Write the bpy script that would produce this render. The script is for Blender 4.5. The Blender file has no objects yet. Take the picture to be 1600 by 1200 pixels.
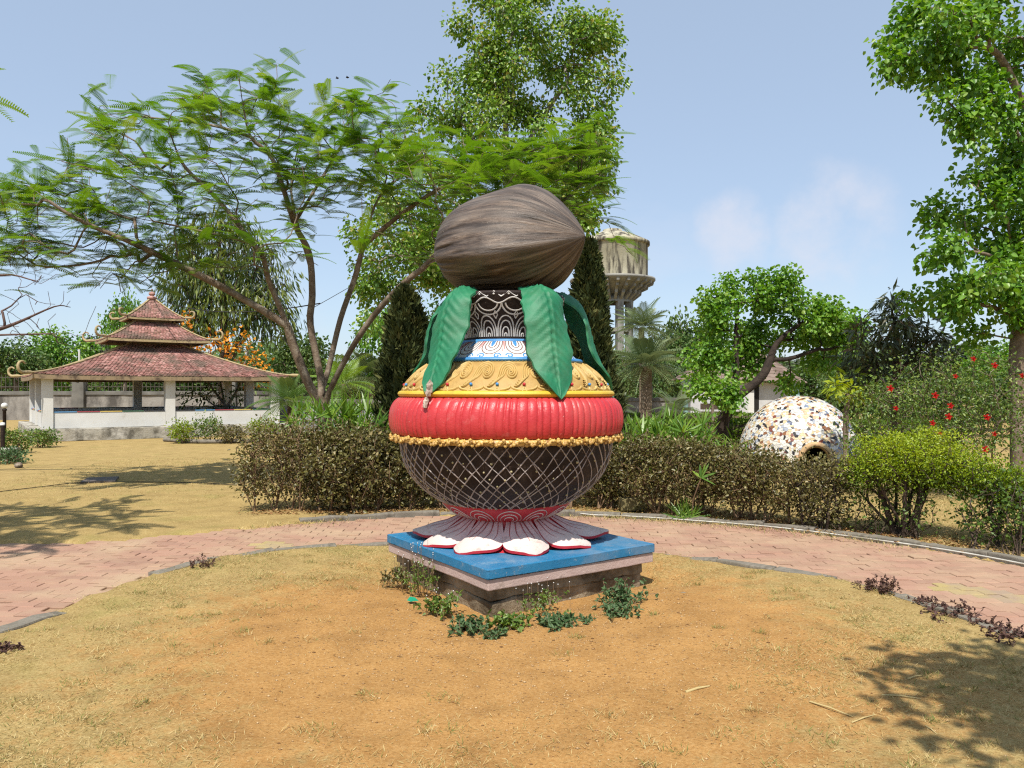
import bpy, bmesh, math, random
import numpy as np
from mathutils import Vector, Matrix

R = math.radians
rng = np.random.default_rng(11)
random.seed(5)
sc = bpy.context.scene
col = sc.collection

# ------------------------------------------------------------------ camera, world, sun, exposure
H, F, HOR = 1.6, 1200.0, 610.0
cam_d = bpy.data.cameras.new("camera")
cam = bpy.data.objects.new("camera", cam_d)
col.objects.link(cam)
cam.location = (0, 0, H)
cam.rotation_euler = (R(90), 0, 0)
cam_d.sensor_width = 36.0
cam_d.lens = 27.0
cam_d.shift_y = 10.0 / 1600.0
cam_d.clip_start, cam_d.clip_end = 0.05, 3000
sc.camera = cam

SUN_EL, SUN_AZ = 59.5, -8.0       # azimuth of the sun seen from above, measured from -Y (behind the camera) towards +X
sd = Vector((math.sin(R(SUN_AZ)) * math.cos(R(SUN_EL)), -math.cos(R(SUN_AZ)) * math.cos(R(SUN_EL)), math.sin(R(SUN_EL))))
sun_d = bpy.data.lights.new("sun", "SUN")
sun_d.energy = 4.0
sun_d.angle = R(0.53)
sun_d.color = (1.0, 0.95, 0.86)
sun = bpy.data.objects.new("sun", sun_d)
col.objects.link(sun)
sun.rotation_euler = (-sd).to_track_quat('-Z', 'Y').to_euler()

world = bpy.data.worlds.new("World")
sc.world = world
world.use_nodes = True
wn, wl = world.node_tree.nodes, world.node_tree.links
wn.clear()
w_out = wn.new("ShaderNodeOutputWorld")
w_bg = wn.new("ShaderNodeBackground")
w_sky = wn.new("ShaderNodeTexSky")
w_sky.sky_type = 'NISHITA'
w_sky.sun_disc = False
w_sky.sun_elevation = R(SUN_EL)
w_sky.sun_rotation = R(180.0 - SUN_AZ)
w_sky.altitude = 200
w_sky.air_density = 1.0
w_sky.dust_density = 1.0
w_sky.ozone_density = 2.0
w_bg.inputs[1].default_value = 0.148
# faint wisps of cloud low in the sky: noise on the view direction, everywhere round the horizon
w_tc = wn.new("ShaderNodeTexCoord")
w_map = wn.new("ShaderNodeMapping"); w_map.inputs['Scale'].default_value = (1, 1, 2.2); w_map.inputs['Location'].default_value = (0.35, 0.0, 0.12)
w_no = wn.new("ShaderNodeTexNoise"); w_no.inputs['Scale'].default_value = 3.4; w_no.inputs['Detail'].default_value = 7; w_no.inputs['Roughness'].default_value = 0.55
w_rm = wn.new("ShaderNodeValToRGB")
w_rm.color_ramp.elements[0].position = 0.54; w_rm.color_ramp.elements[0].color = (0, 0, 0, 1)
w_rm.color_ramp.elements[1].position = 0.78; w_rm.color_ramp.elements[1].color = (0.6, 0.6, 0.6, 1)
w_sep = wn.new("ShaderNodeSeparateXYZ")
w_mr = wn.new("ShaderNodeMapRange"); w_mr.inputs[1].default_value = 0.30; w_mr.inputs[2].default_value = 0.10; w_mr.inputs[3].default_value = 0.0; w_mr.inputs[4].default_value = 1.0
w_mu = wn.new("ShaderNodeMath"); w_mu.operation = 'MULTIPLY'
w_hs = wn.new("ShaderNodeHueSaturation"); w_hs.inputs['Saturation'].default_value = 0.95
w_hz = wn.new("ShaderNodeMixRGB"); w_hz.inputs[0].default_value = 0.66; w_hz.inputs[2].default_value = (2.05, 2.52, 3.15, 1)      # dry season haze over the whole sky
w_mx = wn.new("ShaderNodeMixRGB"); w_mx.inputs[2].default_value = (3.45, 3.5, 3.9, 1)
wl.new(w_tc.outputs['Generated'], w_map.inputs[0]); wl.new(w_map.outputs[0], w_no.inputs['Vector']); wl.new(w_no.outputs[0], w_rm.inputs[0])
wl.new(w_tc.outputs['Generated'], w_sep.inputs[0]); wl.new(w_sep.outputs[2], w_mr.inputs[0])
wl.new(w_rm.outputs[0], w_mu.inputs[0]); wl.new(w_mr.outputs[0], w_mu.inputs[1])
cloud = w_mu.outputs[0]
w_n2 = wn.new("ShaderNodeTexNoise"); w_n2.inputs['Scale'].default_value = 11.0; w_n2.inputs['Detail'].default_value = 8; w_n2.inputs['Roughness'].default_value = 0.6
wl.new(w_tc.outputs['Generated'], w_n2.inputs['Vector'])
for cdir, c0, c1 in (((.415, 1, .21), .9925, .9990), ((.29, 1, .205), .9965, .9995), ((-.9, .8, .22), .985, .999), ((.9, -.8, .3), .985, .999)):      # a few soft puffs
    w_dot = wn.new("ShaderNodeVectorMath"); w_dot.operation = 'DOT_PRODUCT'; w_dot.inputs[1].default_value = Vector(cdir).normalized()
    wl.new(w_tc.outputs['Generated'], w_dot.inputs[0])
    w_r = wn.new("ShaderNodeMapRange"); w_r.inputs[1].default_value = c0; w_r.inputs[2].default_value = c1
    wl.new(w_dot.outputs['Value'], w_r.inputs[0])
    w_a = wn.new("ShaderNodeMath"); w_a.operation = 'MULTIPLY'; wl.new(w_r.outputs[0], w_a.inputs[0]); wl.new(w_n2.outputs[0], w_a.inputs[1])
    w_q = wn.new("ShaderNodeMapRange"); w_q.interpolation_type = 'SMOOTHSTEP'; w_q.inputs[1].default_value = .30; w_q.inputs[2].default_value = .72; w_q.inputs[4].default_value = .62
    wl.new(w_a.outputs[0], w_q.inputs[0])
    w_m2 = wn.new("ShaderNodeMath"); w_m2.operation = 'MAXIMUM'; wl.new(cloud, w_m2.inputs[0]); wl.new(w_q.outputs[0], w_m2.inputs[1]); cloud = w_m2.outputs[0]
wl.new(w_sky.outputs[0], w_hs.inputs['Color']); wl.new(w_hs.outputs[0], w_hz.inputs[1]); wl.new(w_hz.outputs[0], w_mx.inputs[1]); wl.new(cloud, w_mx.inputs[0])
wl.new(w_mx.outputs[0], w_bg.inputs[0]); wl.new(w_bg.outputs[0], w_out.inputs[0])

sc.view_settings.view_transform = 'Standard'
sc.view_settings.look = 'None'
sc.view_settings.exposure = 0.62
sc.view_settings.gamma = 1.0
sc.view_settings.use_curve_mapping = False
sc.cycles.use_denoising = False
sc.cycles.filter_width = 1.2
sc.cycles.max_bounces = 8
sc.cycles.transparent_max_bounces = 4
sc.cycles.caustics_reflective = False
sc.cycles.caustics_refractive = False


# ------------------------------------------------------------------ helpers
def P(px, py, D):
    return np.array([(px - 800.0) / F * D, D, H + (HOR - py) / F * D])


def G(px, py, z=0.0):
    D = (H - z) * F / (py - HOR)
    return np.array([(px - 800.0) / F * D, D, z])


def unit(v):
    v = np.asarray(v, float)
    return v / np.maximum(np.linalg.norm(v, axis=-1, keepdims=True), 1e-9)


class MB:
    """collects vertices and faces; build() links them as ONE mesh object"""
    def __init__(s):
        s.V, s.T, s.C, s.fl, s.n = [], [], [], [], 0

    def add(s, V, faces, mat=0, tint=0.5, smooth=True, colr=None):
        V = np.asarray(V, float).reshape(-1, 3)
        s.V.append(V)
        s.T.append(np.full(len(V), tint, float) if np.isscalar(tint) else np.asarray(tint, float))
        s.C.append(np.tile(np.array([[1, 1, 1.0]]), (len(V), 1)) if colr is None else np.asarray(colr, float))
        if isinstance(faces, np.ndarray):
            s.fl.append((faces + s.n, mat, smooth))
        else:
            by = {}
            for f in faces:
                by.setdefault(len(f), []).append(f)
            for k, a in by.items():
                s.fl.append((np.array(a, int) + s.n, mat, smooth))
        s.n += len(V)

    def mesh(s, name, mats, origin=(0, 0, 0)):
        me = bpy.data.meshes.new(name)
        V = np.concatenate(s.V) - np.asarray(origin, float)
        lv = np.concatenate([f.reshape(-1) for f, _, _ in s.fl])
        tot = np.concatenate([np.full(len(f), f.shape[1]) for f, _, _ in s.fl])
        mi = np.concatenate([np.full(len(f), m) for f, m, _ in s.fl])
        sm = np.concatenate([np.full(len(f), q) for f, _, q in s.fl])
        st = np.concatenate([[0], np.cumsum(tot)[:-1]])
        me.vertices.add(len(V)); me.vertices.foreach_set("co", V.astype(np.float32).ravel())
        me.loops.add(len(lv)); me.loops.foreach_set("vertex_index", lv.astype(np.int32))
        me.polygons.add(len(tot)); me.polygons.foreach_set("loop_start", st.astype(np.int32))
        for m in (mats if isinstance(mats, (list, tuple)) else [mats]):
            me.materials.append(m)
        me.polygons.foreach_set("material_index", mi.astype(np.int32))
        me.polygons.foreach_set("use_smooth", sm.astype(bool))
        me.update(calc_edges=True)
        a = me.attributes.new("tint", 'FLOAT', 'POINT')
        a.data.foreach_set("value", np.concatenate(s.T).astype(np.float32))
        C = np.concatenate(s.C)
        if not np.all(C == 1):
            c = me.attributes.new("shade", 'FLOAT_COLOR', 'POINT')
            c.data.foreach_set("color", np.concatenate([C, np.ones((len(C), 1))], 1).astype(np.float32).ravel())
        return me

    def build(s, name, mats, parent=None, origin=(0, 0, 0), loc=None, kind=None):
        me = s.mesh(name, mats, origin)
        o = bpy.data.objects.new(name, me)
        col.objects.link(o)
        if parent is not None:
            o.parent = parent
        if loc is not None:
            o.location = loc
        if kind:
            o['kind'] = kind
        return o


def tag(o, label, cat, group=None):
    o['label'] = label; o['category'] = cat
    if group: o['group'] = group
    return o


def thing(name, label, cat, loc=(0, 0, 0), rz=0.0, group=None):
    o = bpy.data.objects.new(name, None)
    col.objects.link(o)
    o.location = tuple(float(v) for v in loc); o.rotation_euler = (0, 0, rz)
    o.empty_display_size = 0.2
    return tag(o, label, cat, group)


def copy_tree(o, parent=None):
    c = o.copy(); col.objects.link(c)
    if parent is not None: c.parent = parent
    for ch in [q for q in o.children]:
        copy_tree(ch, c)
    return c


def instance(name, me, parent=None, loc=(0, 0, 0), rot=(0, 0, 0), scale=(1, 1, 1)):
    o = bpy.data.objects.new(name, me); col.objects.link(o)
    if parent is not None: o.parent = parent
    o.location = loc; o.rotation_euler = rot; o.scale = scale
    return o


def crom(pts, n):
    """Catmull-Rom through pts, n samples per span"""
    p = np.asarray(pts, float)
    q = np.vstack([2 * p[0] - p[1], p, 2 * p[-1] - p[-2]])
    out = []
    for i in range(len(p) - 1):
        a, b, c, d = q[i:i + 4]
        for t in np.arange(n) / n:
            out.append(0.5 * (2 * b + (c - a) * t + (2 * a - 5 * b + 4 * c - d) * t * t + (3 * b - a - 3 * c + d) * t ** 3))
    out.append(p[-1])
    return np.array(out)


def tube(mb, pts, rad, k=5, tint=0.5, mat=0, cap=True, flat=1.0):
    p = np.asarray(pts, float)
    n = len(p)
    rad = np.full(n, rad, float) if np.isscalar(rad) else np.asarray(rad, float)
    t = unit(np.gradient(p, axis=0))
    ref = np.array([0, 0, 1.0]) if abs(t[:, 2]).mean() < 0.75 else np.array([1.0, 0.1, 0])
    cr = np.cross(t, ref)
    if np.linalg.norm(cr, axis=1).min() < 0.35:            # carry the frame along instead where the curve nears the reference axis
        v = cr[int(np.argmax(np.linalg.norm(cr, axis=1)))]; fr = []
        for q in t:
            v = v - q * (v @ q); v = v / max(np.linalg.norm(v), 1e-9); fr.append(v)
        cr = np.array(fr)
    a = unit(cr); b = np.cross(a, t)
    an = np.arange(k) * 2 * math.pi / k
    V = p[:, None] + rad[:, None, None] * (np.cos(an)[None, :, None] * a[:, None] + flat * np.sin(an)[None, :, None] * b[:, None])
    i, j = np.meshgrid(np.arange(n - 1), np.arange(k), indexing='ij')
    Fc = np.stack([i * k + j, i * k + (j + 1) % k, (i + 1) * k + (j + 1) % k, (i + 1) * k + j], -1).reshape(-1, 4)
    mb.add(V.reshape(-1, 3), Fc, mat, tint)
    if cap:
        mb.add(V[0], np.arange(k)[None, ::-1], mat, tint); mb.add(V[-1], np.arange(k)[None], mat, tint)


def box(mb, c, s, rz=0.0, mat=0, tint=0.5, rx=0.0, ry=0.0):
    c = np.asarray(c, float); h = np.asarray(s, float) / 2
    V = np.array([[x, y, z] for x in (-1, 1) for y in (-1, 1) for z in (-1, 1)], float) * h
    M = np.array(Matrix.Rotation(rz, 3, 'Z') @ Matrix.Rotation(ry, 3, 'Y') @ Matrix.Rotation(rx, 3, 'X'))
    mb.add(V @ M.T + c, [(0, 1, 3, 2), (4, 6, 7, 5), (0, 4, 5, 1), (2, 3, 7, 6), (0, 2, 6, 4), (1, 5, 7, 3)], mat, tint, False)


def bbox_rough(mb, c, s, bev, rz=0.0, rough=0.0, cuts=0, mat=0, tint=0.5, seed=0):
    """a bevelled, slightly worn block"""
    bm = bmesh.new()
    bmesh.ops.create_cube(bm, size=1.0)
    for v in bm.verts:
        v.co = Vector((v.co.x * s[0], v.co.y * s[1], v.co.z * s[2]))
    if cuts:
        bmesh.ops.subdivide_edges(bm, edges=bm.edges[:], cuts=cuts, use_grid_fill=True)
    edges = [e for e in bm.edges if len(e.link_faces) == 2 and e.calc_face_angle(0) > 0.5]
    if bev > 0:
        bmesh.ops.bevel(bm, geom=edges, offset=bev, segments=2, affect='EDGES', profile=0.6)
    r = np.random.default_rng(seed)
    bm.verts.ensure_lookup_table()
    V = np.array([v.co[:] for v in bm.verts])
    if rough:
        k = r.normal(0, 1, (6, 3)) * np.array([9.0, 9.0, 5.0]); ph = r.uniform(0, 6.28, (6, 3)); P0 = V @ k.T
        V = V + rough * 0.7 * np.stack([np.sin(P0 + ph[:, a]).sum(1) for a in range(3)], -1)
    bm.verts.index_update()
    Fc = [tuple(v.index for v in f.verts) for f in bm.faces]
    bm.free()
    M = np.array(Matrix.Rotation(rz, 3, 'Z'))
    mb.add(V @ M.T + np.asarray(c, float), Fc, mat, tint, False)


def lathe(mb, prof, n=96, mat=0, tint=0.5, rfun=None, smooth=True, c=(0, 0, 0)):
    p = np.asarray(prof, float); m = len(p)
    an = np.arange(n) * 2 * math.pi / n
    r = np.repeat(p[:, 0:1], n, 1)
    if rfun is not None:
        r = r + rfun(an[None, :], np.linspace(0, 1, m)[:, None])
    V = np.stack([r * np.sin(an), -r * np.cos(an), np.repeat(p[:, 1:2], n, 1)], -1) + np.asarray(c, float)
    i, j = np.meshgrid(np.arange(m - 1), np.arange(n), indexing='ij')
    Fc = np.stack([i * n + j, i * n + (j + 1) % n, (i + 1) * n + (j + 1) % n, (i + 1) * n + j], -1).reshape(-1, 4)
    mb.add(V.reshape(-1, 3), Fc, mat, tint, smooth)


def sphere(mb, c, r, nu=8, nv=6, mat=0, tint=0.5, sc3=(1, 1, 1)):
    an = np.arange(nu) * 2 * math.pi / nu
    ph = np.linspace(-math.pi / 2, math.pi / 2, nv + 1)
    rr = np.cos(ph); rr[0] = rr[-1] = 1e-4
    V = np.stack([rr[:, None] * np.cos(an), rr[:, None] * np.sin(an), np.repeat(np.sin(ph)[:, None], nu, 1)], -1) * r * np.asarray(sc3) + np.asarray(c, float)
    i, j = np.meshgrid(np.arange(nv), np.arange(nu), indexing='ij')
    Fc = np.stack([i * nu + j, i * nu + (j + 1) % nu, (i + 1) * nu + (j + 1) % nu, (i + 1) * nu + j], -1).reshape(-1, 4)
    mb.add(V.reshape(-1, 3), Fc, mat, tint)


def bm_chunk(seed, r, squash=0.7, sub=1, amp=0.25):
    """irregular stone: jittered icosphere"""
    bm = bmesh.new()
    bmesh.ops.create_icosphere(bm, subdivisions=sub, radius=1.0)
    q = np.random.default_rng(seed)
    V = np.array([v.co[:] for v in bm.verts]) * (1 + q.normal(0, amp, (len(bm.verts), 1))) * r * np.array([1, 1, squash])
    bm.verts.index_update()
    Fc = [tuple(v.index for v in f.verts) for f in bm.faces]
    bm.free()
    return V, Fc


# ------------------------------------------------------------------ materials
def nmat(name):
    m = bpy.data.materials.new(name)
    m.use_nodes = True
    nt = m.node_tree
    return m, nt, nt.nodes['Principled BSDF'], nt.nodes['Material Output']


def ramp(nt, stops):
    r = nt.nodes.new("ShaderNodeValToRGB")
    e = r.color_ramp.elements
    while len(e) < len(stops): e.new(0.5)
    for q, (p, c) in zip(e, stops):
        q.position = p; q.color = (c[0], c[1], c[2], 1)
    return r


def noise(nt, scale, detail=4, rough=0.55, coord=None, dist=0.0):
    n = nt.nodes.new("ShaderNodeTexNoise")
    n.inputs['Scale'].default_value = scale; n.inputs['Detail'].default_value = detail
    n.inputs['Roughness'].default_value = rough; n.inputs['Distortion'].default_value = dist
    if coord is not None: nt.links.new(coord, n.inputs['Vector'])
    return n


def mixc(nt, fac, a, b, mode='MIX'):
    x = nt.nodes.new("ShaderNodeMixRGB"); x.blend_type = mode
    for i, v in ((0, fac), (1, a), (2, b)):
        if isinstance(v, (int, float)): x.inputs[i].default_value = v
        elif isinstance(v, (tuple, list)): x.inputs[i].default_value = (v[0], v[1], v[2], 1)
        else: nt.links.new(v, x.inputs[i])
    return x.outputs[0]


def bump(nt, b, h, strength=0.4, dist=0.02):
    n = nt.nodes.new("ShaderNodeBump"); n.inputs['Strength'].default_value = strength; n.inputs['Distance'].default_value = dist
    nt.links.new(h, n.inputs['Height']); nt.links.new(n.outputs[0], b.inputs['Normal'])


def surf(name, c1, c2, scale=6.0, rough=0.7, dirt=None, dirt_scale=3.0, dirt_amt=(0.5, 0.7), bmp=0.3, bscale=40, bdist=0.01, spec=0.4, mul=1.0, stretch=None, fleck=None):
    """painted / mineral surface: two tones, optional stains with a shape of their own, fine relief"""
    m, nt, b, out = nmat(name)
    tc = nt.nodes.new("ShaderNodeTexCoord")
    co = tc.outputs['Object']
    n1 = noise(nt, scale, 6, 0.6, co)
    r1 = ramp(nt, [(0.35, c1), (0.68, c2)]); nt.links.new(n1.outputs[0], r1.inputs[0])
    c = r1.outputs[0]
    if dirt is not None:
        co2 = co
        if stretch:
            mp = nt.nodes.new("ShaderNodeMapping"); mp.inputs['Scale'].default_value = stretch
            nt.links.new(co, mp.inputs[0]); co2 = mp.outputs[0]
        n2 = noise(nt, dirt_scale, 8, 0.68, co2)
        r2 = ramp(nt, [(dirt_amt[0], (0, 0, 0)), (dirt_amt[1], (1, 1, 1))]); nt.links.new(n2.outputs[0], r2.inputs[0])
        c = mixc(nt, r2.outputs[0], c, dirt)
    if fleck is not None:
        n5 = noise(nt, fleck[0], 6, 0.75, co); r5 = ramp(nt, [(fleck[2], (0, 0, 0)), (fleck[2] + .05, (fleck[3],) * 3)]); nt.links.new(n5.outputs[0], r5.inputs[0])
        c = mixc(nt, r5.outputs[0], c, fleck[1])
        n6 = noise(nt, 1.7, 7, 0.7, co); r6 = ramp(nt, [(.5, (0, 0, 0)), (.75, (fleck[4],) * 3)]); nt.links.new(n6.outputs[0], r6.inputs[0])
        c = mixc(nt, r6.outputs[0], c, (0.36, 0.27, 0.18))
    nt.links.new(c, b.inputs['Base Color'])
    b.inputs['Roughness'].default_value = rough
    b.inputs['Specular IOR Level'].default_value = spec
    n3 = noise(nt, bscale, 5, 0.6, co)
    bump(nt, b, n3.outputs[0], bmp, bdist)
    return m


def leafmat(name, cols, trans=0.3, rough=0.45, spec=0.35, tcol=None):
    """leaf: colour picked by the leaf's own tint, some light comes through"""
    m, nt, b, out = nmat(name)
    at = nt.nodes.new("ShaderNodeAttribute"); at.attribute_name = "tint"
    n = len(cols)
    r = ramp(nt, [(i / (n - 1), c) for i, c in enumerate(cols)]); nt.links.new(at.outputs['Fac'], r.inputs[0])
    nt.links.new(r.outputs[0], b.inputs['Base Color'])
    b.inputs['Roughness'].default_value = rough; b.inputs['Specular IOR Level'].default_value = spec
    tr = nt.nodes.new("ShaderNodeBsdfTranslucent")
    hs = nt.nodes.new("ShaderNodeHueSaturation"); hs.inputs['Value'].default_value = 1.5; hs.inputs['Saturation'].default_value = 1.1
    hs.inputs['Hue'].default_value = 0.49
    nt.links.new(r.outputs[0], hs.inputs['Color']); nt.links.new(hs.outputs[0], tr.inputs[0])
    mx = nt.nodes.new("ShaderNodeMixShader"); mx.inputs[0].default_value = trans
    nt.links.new(b.outputs[0], mx.inputs[1]); nt.links.new(tr.outputs[0], mx.inputs[2]); nt.links.new(mx.outputs[0], out.inputs[0])
    return m


def tintmat(name, cols, rough=0.7, spec=0.3, bscale=60, bmp=0.2, island=False, wear=None):
    m, nt, b, out = nmat(name)
    if island:
        g = nt.nodes.new("ShaderNodeNewGeometry"); oi = nt.nodes.new("ShaderNodeObjectInfo")
        ad = nt.nodes.new("ShaderNodeMath"); ad.operation = 'ADD'
        nt.links.new(g.outputs['Random Per Island'], ad.inputs[0]); nt.links.new(oi.outputs['Random'], ad.inputs[1])
        fr = nt.nodes.new("ShaderNodeMath"); fr.operation = 'FRACT'; nt.links.new(ad.outputs[0], fr.inputs[0]); src = fr.outputs[0]
    else:
        at = nt.nodes.new("ShaderNodeAttribute"); at.attribute_name = "tint"; src = at.outputs['Fac']
    n = len(cols)
    r = ramp(nt, [(i / max(n - 1, 1), c) for i, c in enumerate(cols)]); nt.links.new(src, r.inputs[0])
    c = r.outputs[0]
    g2 = nt.nodes.new("ShaderNodeNewGeometry")
    if wear:
        nz = noise(nt, wear[0], 7, 0.65, g2.outputs['Position'])
        rr = ramp(nt, [(wear[2], (0, 0, 0)), (wear[3], (1, 1, 1))]); nt.links.new(nz.outputs[0], rr.inputs[0])
        c = mixc(nt, rr.outputs[0], c, wear[1])
    nt.links.new(c, b.inputs['Base Color'])
    b.inputs['Roughness'].default_value = rough; b.inputs['Specular IOR Level'].default_value = spec
    n3 = noise(nt, bscale, 4, 0.6, g2.outputs['Position']); bump(nt, b, n3.outputs[0], bmp, 0.01)
    return m


M = {}
M['bark'] = surf("bark", (0.11, 0.075, 0.05), (0.24, 0.18, 0.13), 9, 0.85, (0.33, 0.28, 0.22), 5, (0.5, 0.7), 0.7, 30, 0.02)
M['bark_dark'] = surf("bark_dark", (0.045, 0.03, 0.022), (0.11, 0.075, 0.05), 8, 0.9, None, bmp=0.8, bscale=26, bdist=0.03)
M['bark_black'] = surf("bark_black", (0.022, 0.015, 0.012), (0.055, 0.038, 0.028), 8, 0.95, None, bmp=0.8, bscale=26, bdist=0.03)
M['bark_grey'] = surf("bark_grey", (0.16, 0.14, 0.12), (0.3, 0.27, 0.23), 8, 0.9, None, bmp=0.6, bscale=26)
M['twig'] = surf("twig", (0.15, 0.09, 0.05), (0.27, 0.175, 0.10), 8, 0.9, None, bmp=0.3)
M['dead_twig'] = surf("dead_twig", (0.075, 0.045, 0.04), (0.16, 0.10, 0.085), 8, 0.9, None, bmp=0.3)
M['feather'] = leafmat("feathery_leaf", [(0.048, 0.121, 0.014), (0.091, 0.200, 0.021), (0.145, 0.262, 0.030), (0.231, 0.304, 0.048)], 0.36)
M['peepal'] = leafmat("peepal_leaf", [(0.051, 0.124, 0.017), (0.124, 0.243, 0.028), (0.228, 0.344, 0.051), (0.484, 0.396, 0.132)], 0.34, 0.38, 0.5)
M['bright'] = leafmat("bright_leaf", [(0.049, 0.133, 0.014), (0.097, 0.230, 0.022), (0.170, 0.326, 0.037), (0.266, 0.375, 0.060)], 0.36, 0.4, 0.45)
M['bgleaf'] = leafmat("tree_leaf", [(0.039, 0.077, 0.020), (0.072, 0.138, 0.031), (0.121, 0.187, 0.044), (0.176, 0.220, 0.066)], 0.28, 0.5)
M['greyleaf'] = leafmat("greyish_leaf", [(0.07, 0.085, 0.05), (0.11, 0.13, 0.075), (0.15, 0.165, 0.10)], 0.25, 0.6)
M['darkleaf'] = leafmat("dark_leaf", [(0.030, 0.041, 0.016), (0.047, 0.068, 0.022), (0.081, 0.101, 0.030), (0.135, 0.088, 0.054)], 0.2, 0.4, 0.5)
M['droopleaf'] = leafmat("drooping_leaf", [(0.02, 0.04, 0.008), (0.05, 0.085, 0.015), (0.15, 0.19, 0.025), (0.27, 0.29, 0.05)], 0.3, 0.4, 0.5)
M['cypress'] = leafmat("cypress_spray", [(0.02, 0.03, 0.011), (0.042, 0.058, 0.017), (0.085, 0.10, 0.03), (0.15, 0.145, 0.05)], 0.12, 0.7, 0.2)
M['hedge'] = leafmat("dry_hedge_leaf", [(0.05, 0.045, 0.014), (0.095, 0.085, 0.024), (0.155, 0.135, 0.038), (0.15, 0.145, 0.04), (0.34, 0.27, 0.12)], 0.22, 0.42, 0.5)
M['lime'] = leafmat("lime_leaf", [(0.075, 0.12, 0.010), (0.165, 0.245, 0.012), (0.265, 0.355, 0.016), (0.36, 0.42, 0.03)], 0.35, 0.42, 0.45)
M['boxleaf'] = leafmat("trimmed_hedge_leaf", [(0.06, 0.11, 0.012), (0.11, 0.19, 0.018), (0.18, 0.27, 0.025)], 0.3, 0.45)
M['palm'] = leafmat("palm_leaf", [(0.07, 0.11, 0.04), (0.12, 0.165, 0.065), (0.2, 0.235, 0.11)], 0.22, 0.45, 0.5)
M['blade'] = leafmat("strap_leaf", [(0.05, 0.13, 0.015), (0.12, 0.23, 0.025), (0.23, 0.33, 0.04)], 0.3, 0.4, 0.5)
M['hib'] = leafmat("hibiscus_leaf", [(0.044, 0.094, 0.015), (0.094, 0.163, 0.025), (0.163, 0.237, 0.044), (0.250, 0.312, 0.062)], 0.3, 0.42, 0.45)
M['weed'] = leafmat("weed_leaf", [(0.045, 0.09, 0.03), (0.075, 0.135, 0.05), (0.12, 0.18, 0.07)], 0.25, 0.55)
M['purpleweed'] = leafmat("dead_weed", [(0.05, 0.022, 0.018), (0.09, 0.045, 0.035), (0.15, 0.09, 0.05)], 0.1, 0.7)
M['orange'] = leafmat("orange_blossom", [(0.55, 0.20, 0.012), (0.75, 0.30, 0.02), (0.8, 0.42, 0.04)], 0.3, 0.5)
M['redfl'] = leafmat("red_petal", [(0.45, 0.016, 0.012), (0.6, 0.04, 0.025)], 0.3, 0.45)
M['straw'] = leafmat("straw", [(0.299, 0.207, 0.075), (0.432, 0.315, 0.124), (0.548, 0.440, 0.216), (0.207, 0.207, 0.058), (0.124, 0.166, 0.037)], 0.15, 0.7, 0.2)
M['litter'] = leafmat("dry_leaf", [(0.18, 0.09, 0.04), (0.30, 0.17, 0.07), (0.42, 0.29, 0.13)], 0.1, 0.8, 0.1)


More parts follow.
